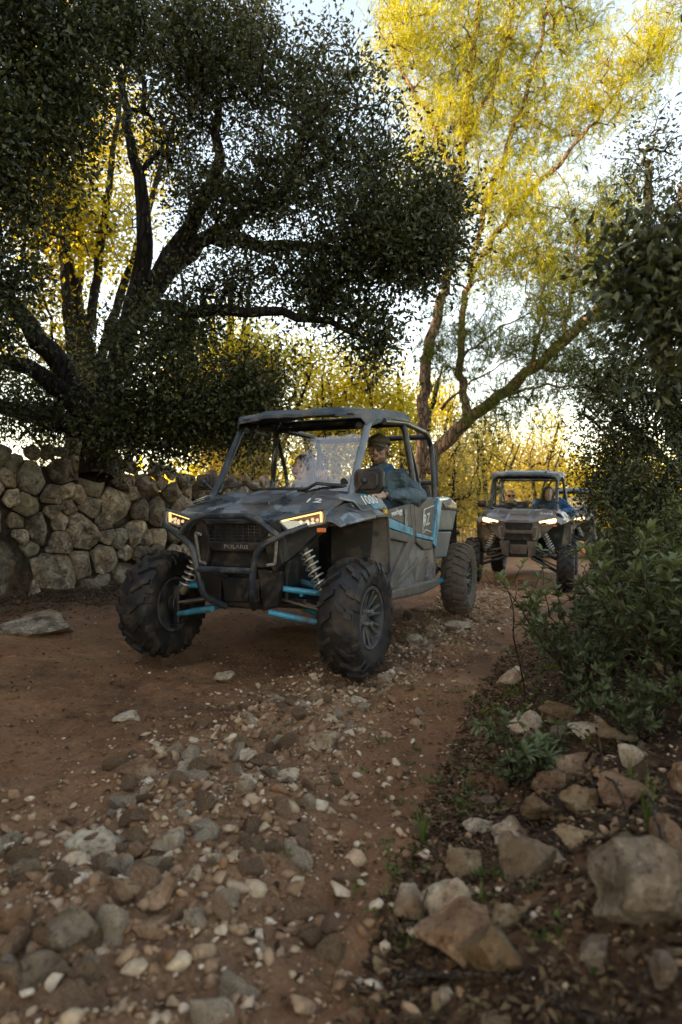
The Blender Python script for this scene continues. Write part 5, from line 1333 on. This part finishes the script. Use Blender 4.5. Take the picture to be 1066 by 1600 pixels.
    if second:
        s2 = MB(); s2.ell(V('sh_l') + Vector((-.06, .12, .04)), (.10, .07, .07)); s2.ell(nk + Vector((.0, .10, -.02)), (.12, .06, .07)); fleshy(s2, 'hood', second, jo, voxel * 1.5)
    t_ = MB(); t_.caps([hp + up * .0, hp + up * .08], [.150, .145], 14)
    for k, s in (('l', 1), ('r', -1)):
        kn, an = V('kn_' + k), V('an_' + k); t_.caps([hp + Vector((s * .08, 0, 0)), hp.lerp(kn, .6) + Vector((s * .03, 0, 0)), kn, kn.lerp(an, .5), an.lerp(kn, .12)], [.102, .09, .072, .066, .056], 12)
    fleshy(t_, 'trousers', 'trousers', body, voxel * 1.6, 3)
    # hair, cap, glasses, beard
    if hair == 'long':
        q = MB(); q.ell(H(0, .024, .046), (.086, .100, .090), er, 16, 12); q.ell(H(0, .06, -.05), (.082, .055, .10), er, 14, 10)
        for s in (-1, 1): q.caps([H(s * .066, .0, .05), H(s * .082, .005, -.03), H(s * .080, .02, -.12), H(s * .06, .03, -.19)], [.028, .026, .028, .02], 10)
        fleshy(q, 'hair', 'hair_dark', body, voxel, 2)
    else:
        q = MB(); q.ell(H(0, .030, .030), (.081, .088, .080), er, 14, 10); fleshy(q, 'hair', 'hair_dark', body, voxel, 2)
    if cap:
        q = MB(); rows = []
        for i in range(8):
            ph = .0 + math.pi / 2 * i / 7; rows.append([H(.092 * math.cos(ph) * math.cos(a), .016 + .108 * math.cos(ph) * math.sin(a), .050 + .080 * math.sin(ph) ** .85 - .012 * math.sin(a)) for a in np.linspace(0, 2 * math.pi, 25)])
        q.grid(rows); q.ell(H(0, .016, .131), (.008, .008, .005)); co = q.build('cap', 'cap_olive', body, smooth=50)
        m = co.modifiers.new('s', 'SOLIDIFY'); m.thickness = .004
        br = []
        for i in range(5):
            u = i / 4; br.append([H((.086 - .012 * u) * math.sin(a), .016 - (.108 + .078 * u) * math.cos(a * .92), .060 - .016 * u - .026 * (math.sin(a) ** 2) * (.5 + u * .6)) for a in np.linspace(-1.15, 1.15, 13)])
        MB().grid(br, Rm @ Vector((0, 0, -.004))).build('brim', 'cap_olive', co, smooth=60)
    if glasses:
        q = MB()
        for s in (-1, 1):
            P = [H(s * x, y, z) for x, y, z in ((.006, -.101, .026), (.030, -.100, .031), (.062, -.084, .027), (.066, -.080, .010), (.052, -.088, -.010), (.026, -.100, -.012), (.010, -.103, .0))]
            q.prism(P, Rm @ Vector((0, -.006, 0))); q.tube([H(s * .066, -.082, .022), H(s * .080, .01, .018)], .0035, 6)
        q.tube([H(-.01, -.106, .02), H(.01, -.106, .02)], .003, 6); q.build('sunglasses', 'lens_black', body, smooth=40)
    if beard:
        q = MB(); q.ell(H(0, -.022, -.074), (.061, .069, .046), er, 16, 10); q.ell(H(0, -.062, -.092), (.036, .030, .028), er)
        for s in (-1, 1): q.ell(H(s * .058, .0, -.03), (.010, .02, .04), er); q.ell(H(s * .014, -.095, -.052), (.016, .008, .006), er)
        fleshy(q, 'beard', 'beard_dark', body, voxel, 1)
    return body

bpy.context.view_layer.update()
def rim_grip(a, cx=.33):
    """a point on the steering wheel rim with its tangent, outward and driver-facing directions"""
    c_, s_ = math.cos(a), math.sin(a)
    return ((cx + .165 * c_, .86 + .165 * s_ * .42, 1.16 + .165 * s_ * .9), (-s_, c_ * .42, c_ * .9), (c_, s_ * .42, s_ * .9), (0, .9, -.42))
M1 = BUGGY1.matrix_world.copy(); M2 = BUGGY2.matrix_world.copy()
driver = dict(hip=(.35, 1.26, .84), chest=(.36, 1.43, 1.16), neck=(.355, 1.475, 1.455), head=(.345, 1.45, 1.615),
              sh_l=(.545, 1.47, 1.36), el_l=(.70, 1.40, 1.225), wr_l=(.535, 1.09, 1.245), sh_r=(.165, 1.46, 1.36), el_r=(.08, 1.22, 1.14), wr_r=(.165, .99, 1.20),
              kn_l=(.46, .88, .95), an_l=(.42, .66, .62), kn_r=(.26, .88, .95), an_r=(.26, .66, .62), grip_l=rim_grip(.55), grip_r=rim_grip(2.75))
person(M1, driver, 'driver in a grey-teal jacket, olive cap and sunglasses, elbow on the door', cap=True, beard=True, glasses=True, yaw=R(2), second='jacket_blue', voxel=.005)
bar = ((.02, 1.02, 1.40), (1, 0, .1), (0, -.3, 1), (0, 1, 0))
mate = dict(hip=(-.33, 1.22, .80), chest=(-.33, 1.36, 1.06), neck=(-.31, 1.38, 1.32), head=(-.295, 1.35, 1.47),
            sh_l=(-.13, 1.38, 1.24), el_l=(-.03, 1.20, 1.13), wr_l=(.0, 1.09, 1.35), sh_r=(-.50, 1.37, 1.24), el_r=(-.57, 1.16, 1.04), wr_r=(-.46, .95, 1.02),
            kn_l=(-.24, .86, .92), an_l=(-.26, .66, .62), kn_r=(-.43, .86, .92), an_r=(-.42, .66, .62), grip_l=bar, grip_r=((-.42, .88, 1.02), (1, 0, 0), (0, -.3, 1), (0, 1, 0)))
person(M1, mate, 'dark-haired passenger behind the front windscreen', skin='skin_fair', jacket='jacket_navy', hair='long', yaw=R(-22), voxel=.006)
d2 = dict(driver); d2.update(neck=(.37, 1.36, 1.40), head=(.34, 1.30, 1.53), chest=(.36, 1.38, 1.13), sh_l=(.56, 1.42, 1.36), el_l=(.74, 1.38, 1.20), wr_l=(.56, 1.10, 1.24))
person(M2, d2, 'driver of the second buggy in a blue-green jacket, arm out over the door', skin='skin_fair', jacket='jacket_blue', hair='long', yaw=R(15), voxel=.009, second='jacket_navy')
m2 = dict(mate)
person(M2, m2, 'passenger in dark clothes behind the second windscreen', skin='skin_tan', jacket='jacket_dark', hair='short', yaw=R(10), voxel=.009, glasses=True)
# ================================================================== loose rocks
def ico(sub):
    bm = bmesh.new(); bmesh.ops.create_icosphere(bm, subdivisions=sub, radius=1); V = np.array([v.co[:] for v in bm.verts]); F = np.array([[v.index for v in f.verts] for f in bm.faces]); bm.free(); return V, F
ICO = {k: ico(k) for k in (1, 2, 3, 4)}
def rock_shape(rng, sub, ang=0.5, rough=0.12):
    """boulder: ball cut by random planes, then worn and pitted"""
    V, F = ICO[sub]; V = V.copy()
    for k in range(int(9 + 9 * ang)):
        n = unit(rng.normal(size=3)); d = rng.uniform(.42, .80); e = V @ n - d; V = V - np.maximum(e, 0)[:, None] * n * .97
    o = rng.uniform(0, 30, 3); nz = vnoise3(V * 1.7 + o) * .50 + vnoise3(V * 4.3 + o) * rough * 1.6 + vnoise3(V * 9 + o) * rough * .9
    if sub >= 4: nz = nz + vnoise3(V * 19 + o) * rough * .4
    return V * (1 + nz)[:, None], F
def rock(px, py, w, h, mat, label, seed, flat=None, sub=4, bury=.28, name='rock', group=None, dz=0.0):
    """a rock whose middle lies on the photograph pixel, w x h pixels large"""
    rng = np.random.default_rng(seed)
    x, y = ground_hit(px, py + h * .28); k = y / FPX; rx = w * k / 2; rz_ = h * k / 2 * (1.02 if flat is None else flat); ry = rx * rng.uniform(.7, 1.0)
    V, F = rock_shape(rng, sub, rng.uniform(.3, 1)); V = V / np.abs(V).max(0) * np.array([rx, ry, rz_])
    a = rng.normal() * .25; c, s = math.cos(a), math.sin(a); V[:, :2] = V[:, :2] @ np.array([[c, s], [-s, c]])
    z = gz(x, y) + rz_ * (1 - 2 * bury) + dz
    o = link_mesh(name, np_mesh(name, V, F), mat, smooth=24); o.location = (x, y, z)
    return tag(o, label, 'rock', group)
ROCKS = [
    (62, 1503, 96, 50, 'rock_grey', 'flat grey rock lowest in the bottom left corner'), (107, 1450, 90, 58, 'rock_grey', 'large rounded grey rock near the bottom left corner'),
    (132, 1522, 58, 46, 'rock_grey', 'upright grey stone right of the flat corner rock'), (258, 1318, 60, 44, 'rock_pale', 'pale cubical rock in the middle of the rubble strip'),
    (290, 1206, 66, 36, 'rock_pale', 'bright whitish rock at the top of the near rubble'), (145, 1312, 92, 46, 'rock_pale', 'wide pale slab at the left of the rubble strip'),
    (357, 1404, 62, 46, 'rock_pale', 'pale wedge rock at the right margin of the rubble'), (306, 1369, 36, 26, 'rock_pale', 'small light stone left of the pale wedge rock'),
    (445, 1212, 44, 25, 'rock_pale', 'smooth egg-shaped pale stone far right in the rubble'), (383, 1181, 38, 24, 'rock_pale', 'whitish stone beyond the egg-shaped stone'),
    (510, 1155, 54, 30, 'rock_pale', 'broad pale rock in the rubble ahead of the front wheel'), (306, 1433, 42, 26, 'rock_grey', 'light wedge stone just below the pale wedge rock'),
    (240, 1450, 66, 40, 'rock_brown', 'brown blocky rock between the wedge rocks and the corner'), (208, 1197, 84, 40, 'rock_brown', 'long brown rock beside the bright whitish rock'),
    (197, 1117, 44, 20, 'rock_pale', 'pale flat stone sunk in the dirt left of the rubble'), (346, 1058, 42, 26, 'rock_pale', 'pale split stone on the dirt in front of the bull bar'),
    (490, 1090, 30, 24, 'rock_brown', 'small rock just left of the front wheel'), (66, 974, 136, 50, 'wall_stone', 'long grey slab lying at the foot of the wall'),
    (800, 1061, 54, 38, 'rock_pale', 'white rock by the bare sapling at the right rut'), (697, 1417, 108, 90, 'rock_pale', 'biggest pale pitted rock in the lower right'),
    (640, 1408, 66, 62, 'rock_pale', 'rounded rock leaning against the biggest pale one'), (727, 1354, 64, 48, 'rock_ochre', 'ochre rock behind the biggest pale one'),
    (832, 1342, 110, 74, 'rock_grey', 'jagged grey rock on the right bank'), (802, 1297, 84, 44, 'rock_pale', 'pale ridge rock behind the jagged grey one'),
    (906, 1252, 78, 62, 'rock_ochre', 'mossy ochre rock between the bank shrubs'), (846, 1270, 66, 50, 'rock_ochre', 'brown-green rock left of the mossy ochre one'),
    (905, 1305, 76, 40, 'rock_ochre', 'low ochre rock under the mossy one'), (1000, 1388, 140, 150, 'rock_grey', 'largest dark boulder at the right edge'),
    (932, 1492, 68, 54, 'rock_grey', 'round grey stone below the largest dark boulder'), (1036, 1518, 70, 62, 'rock_grey', 'dark stone in the bottom right corner'),
    (740, 1287, 46, 26, 'rock_pale', 'small pale stone right of the grass tuft'), (975, 1122, 120, 62, 'rock_pale', 'pale pinkish rock under the near shrubs'),
    (872, 1112, 66, 54, 'rock_ochre', 'rusty orange rock under the bank shrubs'), (922, 1137, 66, 26, 'rock_pale', 'thin pale slab left of the pinkish rock'),
    (862, 1222, 64, 44, 'rock_brown', 'brown rock below the small pale shrub'), (980, 1240, 90, 60, 'rock_brown', 'dull brown rock above the largest dark boulder'),
    (900, 1190, 90, 44, 'rock_brown', 'shaded brown rock between rusty and mossy rocks'), (800, 1440, 70, 46, 'rock_ochre', 'low tan rock right of the biggest pale one'),
    (648, 1001, 26, 20, 'rock_pale', 'pale block stone between front and rear wheel'), (722, 975, 60, 14, 'rock_pale', 'flat pale stone under the rear wheel'),
    (600, 1060, 34, 20, 'rock_pale', 'stone at the right side of the front tyre'), (1040, 1320, 60, 80, 'rock_brown', 'tall brown rock at the right edge behind the boulder'),
    (590, 1512, 26, 30, 'rock_ochre', 'tan pebble at the bottom centre'), (565, 1535, 22, 20, 'rock_pale', 'white pebble at the bottom centre'), (560, 1590, 60, 30, 'rock_brown', 'reddish stone cut by the bottom edge'),
    (770, 1600, 70, 36, 'rock_ochre', 'ochre stone cut by the bottom edge on the right'), (690, 1560, 40, 24, 'rock_pale', 'pale chip near the bottom edge'),
    (20, 1440, 60, 60, 'rock_brown', 'brown stone at the left border of the rubble'), (40, 1360, 56, 36, 'rock_grey', 'grey stone at the left border above the brown one'),
    (190, 1400, 60, 50, 'rock_brown', 'reddish-brown rock in the densest rubble'), (250, 1400, 54, 44, 'rock_brown', 'rust-brown rock right of the densest rubble'),
    (420, 1145, 36, 20, 'rock_brown', 'small brown stone far up the rubble strip'), (560, 1095, 34, 18, 'rock_pale', 'pale stone below the front tyre contact'),
    (470, 1255, 40, 22, 'rock_brown', 'brown stone alone in the right rut'), (210, 1330, 44, 34, 'rock_brown', 'dark brown stone left of the cubical rock'),
]
for i, (px, py, w, h, m, lab) in enumerate(ROCKS):
    rock(px, py, w, h, m, lab, 300 + i, bury=.38 if h < w * .55 else .25)
rng = np.random.default_rng(77)
# medium stones of the rubble strip: single things that look alike
MED = []
for m in ('rock_pale', 'rock_brown', 'rock_ochre', 'rock_grey'):
    for k in range(4):
        V, F = rock_shape(rng, 3, rng.uniform(.4, 1), .10); me = np_mesh('stone', V / np.abs(V).max(), F); me.materials.append(MATS[m])
        me.polygons.foreach_set('use_smooth', [True] * len(me.polygons)); me.set_sharp_from_angle(angle=R(22)); MED.append(me)
for i in range(26):   # more stones piled on the right bank
    yy = 1.5 + 2.0 * (i / 26) + rng.normal() * .1; xx = float(np.interp(yy, _ry, _rx)) + rng.uniform(.1, 1.0); k = int(rng.choice([0, 0, 2, 1, 3]))
    V, F = rock_shape(rng, 3, rng.uniform(.4, 1), .14); s = rng.uniform(.04, .11); me = np_mesh('rock', V / np.abs(V).max() * np.array([s, s * .85, s * .7]), F)
    o = link_mesh('rock', me, ('rock_pale', 'rock_brown', 'rock_ochre', 'rock_grey')[k], smooth=24); o.location = (xx, yy, gz(xx, yy) + s * .25); o.rotation_euler = (0, 0, rng.uniform(0, 6.28))
    kind = ('pale', 'brown', 'ochre', 'grey')[k]; zn = 'low on the right bank near the camera' if yy < 2.2 else 'on the right bank below the shrubs' if yy < 2.9 else 'high on the right bank among the shrubs'
    tag(o, kind + ' piled rock ' + zn, 'rock', kind + ' rocks ' + zn)
LABS = ['fist-sized pale stone', 'fist-sized brown stone', 'fist-sized ochre stone', 'fist-sized grey stone']
def scatter_strip(n, wide, ylo, yhi, p):
    y = ylo * (yhi / ylo) ** (rng.uniform(0, 1, n) ** p); x = np.interp(y, _sy, _sx) + rng.normal(size=n) * strip_w(y) * wide; return x, y
xs, ys = scatter_strip(290, .55, 1.42, 7.5, .8)
for x, y in zip(xs, ys):
    k = int(rng.choice([0, 0, 1, 1, 1, 2], 1)[0]); o = bpy.data.objects.new('stone', MED[k * 4 + int(rng.integers(4))]); COL.objects.link(o)
    s = rng.uniform(.022, .060) * (1.15 if y < 3 else 1); o.scale = (s * rng.uniform(.8, 1.3), s * rng.uniform(.7, 1.1), s * rng.uniform(.5, .85)); o.rotation_euler = (rng.normal() * .3, rng.normal() * .3, rng.uniform(0, 6.28))
    o.location = (x, y, gz(x, y) + s * .12); zn = 'at its near end by the camera' if y < 2.1 else 'halfway up it' if y < 3.0 else 'just short of the front wheels' if y < 4.2 else 'beside the nearest buggy'; tag(o, LABS[k] + ' of the rubble strip, ' + zn, 'stone', LABS[k][11:] + 's of the rubble strip ' + zn)

def scatter_stuff(name, x, y, size, mats_share, label, cat, sub=1, flat=.65, sink=.15):
    """many tiny stones as one heap per colour"""
    n = len(x); z = height(x, y); V0 = []; 
    shapes = [rock_shape(rng, sub, .6, .06) for _ in range(10)]
    pick = rng.integers(10, size=n); mk = rng.choice(len(mats_share), n, p=[s for _, s in mats_share])
    me = None; VV = []; FF = []; MI = []; base = 0
    for s in range(10):
        for m in range(len(mats_share)):
            I = np.where((pick == s) & (mk == m))[0]
            if not len(I): continue
            V, F = shapes[s]; a = rng.uniform(0, 6.28, len(I)); c, sn = np.cos(a), np.sin(a); S = size[I][:, None] * rng.uniform(.65, 1.3, (len(I), 3)) * np.array([1, 1, flat])
            P = V[None] * S[:, None]; X_ = P[..., 0] * c[:, None] - P[..., 1] * sn[:, None]; Y_ = P[..., 0] * sn[:, None] + P[..., 1] * c[:, None]; tl = rng.normal(size=(len(I), 1)) * .3
            Z_ = P[..., 2] + X_ * tl
            W = np.stack([X_ + x[I][:, None], Y_ + y[I][:, None], Z_ + (z[I] + size[I] * sink)[:, None]], -1).reshape(-1, 3)
            G = (F[None] + (np.arange(len(I)) * len(V))[:, None, None]).reshape(-1, 3) + base
            VV.append(W); FF.append(G); MI.append(np.full(len(G), m)); base += len(W)
    me = np_mesh(name, np.concatenate(VV), np.concatenate(FF))
    for m, _ in mats_share: me.materials.append(MATS[m])
    me.polygons.foreach_set('material_index', np.concatenate(MI).astype(np.int32))
    o = bpy.data.objects.new(name, me); COL.objects.link(o); return tag(o, label, cat, kind='stuff')
def gravel_mat(name, cols):
    t = NT(name); g = t.add('ShaderNodeNewGeometry'); n = len(cols); c = t.ramp(g.outputs['Random Per Island'], [((i + .5) / n, k) for i, k in enumerate(cols)])
    v = t.coord('Object'); f = t.noise(v, 60, 6, .7); c = t.mix(t.ramp(f, [(.4, 0.0), (.65, .6)]), c, t.mix(1.0, c, (.5, .47, .45), 'MULTIPLY'))
    t.done(t.bsdf(c, .92, 0, .25, t.bump(f, .5, .01)))
gravel_mat('gravel_brown', [(0.20, 0.10, 0.05), (0.30, 0.165, 0.09), (0.42, 0.26, 0.16), (0.25, 0.13, 0.068)])
gravel_mat('gravel_pale', [(0.44, 0.30, 0.19), (0.58, 0.43, 0.29), (0.42, 0.255, 0.15), (0.64, 0.51, 0.38)])
xq, yq = scatter_strip(1500, .6, 1.3, 9, .75)
scatter_stuff('rubble', xq, yq, rng.lognormal(-3.75, .35, 1500).clip(.012, .05), [('gravel_brown', .62), ('gravel_pale', .38)], 'broken stones packed between the larger rocks of the strip', 'rubble', sub=2, sink=.05)
xa, ya = scatter_strip(9000, .72, 1.25, 11, .75)
n2 = 10000; yb = 1.3 * (12 / 1.3) ** rng.uniform(0, 1, n2); xb = rng.uniform(-1, 1, n2) * (0.6 + .5 * yb) - .1 * yb
keep = fbm(xb * 1.1, yb * 1.1, 3) > -.2; xb, yb = xb[keep], yb[keep]
scatter_stuff('fine_gravel', xb, yb, rng.lognormal(-5.1, .45, len(xb)).clip(.003, .03) * (1 + .07 * np.maximum(0, yb - 2.5)), [('gravel_brown', .94), ('gravel_pale', .06)], 'fine brown grit over the bare earth of the ruts', 'gravel')
xg = xa; yg = ya; far = 1 + .07 * np.maximum(0, yg - 2.5)
size = rng.lognormal(-4.6, .45, len(xa)).clip(.003, .030) * far
scatter_stuff('gravel', xg, yg, size, [('gravel_brown', .68), ('gravel_pale', .32)], 'small brown and pale gravel strewn along the track', 'gravel')
n3 = 2600; yc = rng.uniform(1.3, 4.2, n3); xc_ = np.interp(yc, _ry, _rx) + rng.uniform(-.15, 1.6, n3)
scatter_stuff('bank_gravel', xc_, yc, rng.lognormal(-4.8, .5, n3).clip(.004, .03), [('gravel_brown', .8), ('gravel_pale', .2)], 'loose stony debris on the right bank', 'gravel')

# ------------------------------------------------------------------ dead leaves, sticks, small weeds
n4 = 7000; u = rng.uniform(1.0, 8.2, n4); f = np.abs(rng.normal(size=n4)) * .55 + .08
xl = W0[0] + WT[0] * u + WN[0] * f; yl = W0[1] + WT[1] * u + WN[1] * f
n5 = 12000; yr = 1.25 * (6.5 / 1.25) ** rng.uniform(0, 1, n5); xr_ = np.interp(yr, _ry, _rx) + rng.exponential(.7, n5) - .12
n6 = 1200; yt = rng.uniform(1.4, 7, n6); xt = rng.uniform(-1, 1, n6) * .45 * yt - .2
px_ = np.r_[xl, xr_, xt]; py_ = np.r_[yl, yr, yt]; P = np.stack([px_, py_, height(px_, py_) + .006], 1)
D = rng.normal(size=P.shape); D[:, 2] *= .25
V, F = leaves(P, D, .034, .018, rng, fold=.3, jit=.1, up=2.2)
tag(link_mesh('leaf_litter', np_mesh('leaf_litter', V, F), 'leaf_dry'), 'brown dead leaves littering both track edges', 'leaf litter', kind='stuff')
n7 = 420; yw = rng.uniform(1.3, 4.5, n7); xw = np.interp(yw, _ry, _rx) + rng.normal(size=n7) * .22 + .1
keep = fbm(xw * 2.3, yw * 2.3, 3) > 0.0; xw, yw = xw[keep], yw[keep]
P = np.stack([xw, yw, height(xw, yw)], 1).repeat(9, 0); P[:, :2] += rng.normal(size=(len(P), 2)) * .016
D = rng.normal(size=P.shape) * .6; D[:, 2] = 1
V, F = leaves(P, D, .026, .010, rng, jit=.3)
tag(link_mesh('low_weeds', np_mesh('low_weeds', V, F), 'leaf_grass'), 'tiny green weeds and moss along the right rut', 'weeds', kind='stuff')
def stick(p0, p1, r, label, seed, arch=.02):
    rg = np.random.default_rng(seed); (x0, y0), (x1, y1) = ground_hit(*p0), ground_hit(*p1); s = np.linspace(0, 1, 14)
    x = x0 + (x1 - x0) * s + np.cumsum(rg.normal(size=14)) * .006; y = y0 + (y1 - y0) * s + np.cumsum(rg.normal(size=14)) * .006; z = height(x, y) + r * .8 + arch * np.sin(s * math.pi)
    P = np.stack([x, y, z], 1); polys = [(P, np.linspace(r, r * .5, 14))]
    for k in (4, 8, 10):
        e = P[k] + np.array([rg.normal() * .06, rg.normal() * .06, abs(rg.normal()) * .04]); polys.append((np.array([P[k], (P[k] + e) / 2 + rg.normal(size=3) * .006, e]), np.array([r * .5, r * .4, r * .25])))
    b = P[0].copy(); V, F = tubes_np(polys, 6); o = link_mesh('fallen_stick', np_mesh('fallen_stick', V - b, F), 'bark_twig', smooth=180); o.location = b
    tag(o, label, 'stick', 'fallen sticks on the right bank')
stick((610, 1465), (770, 1440), .008, 'short dark stick below the rounded rock', 1); stick((620, 1535), (850, 1545), .009, 'long dark stick near the bottom edge', 2)
stick((905, 1185), (1000, 1300), .006, 'pale thin stick leaning over the mossy ochre rock', 3, .08); stick((985, 1275), (1060, 1400), .006, 'thin twig lying across the largest dark boulder', 4, .1)
stick((850, 1560), (1000, 1600), .008, 'dark stick in the bottom right litter', 5)
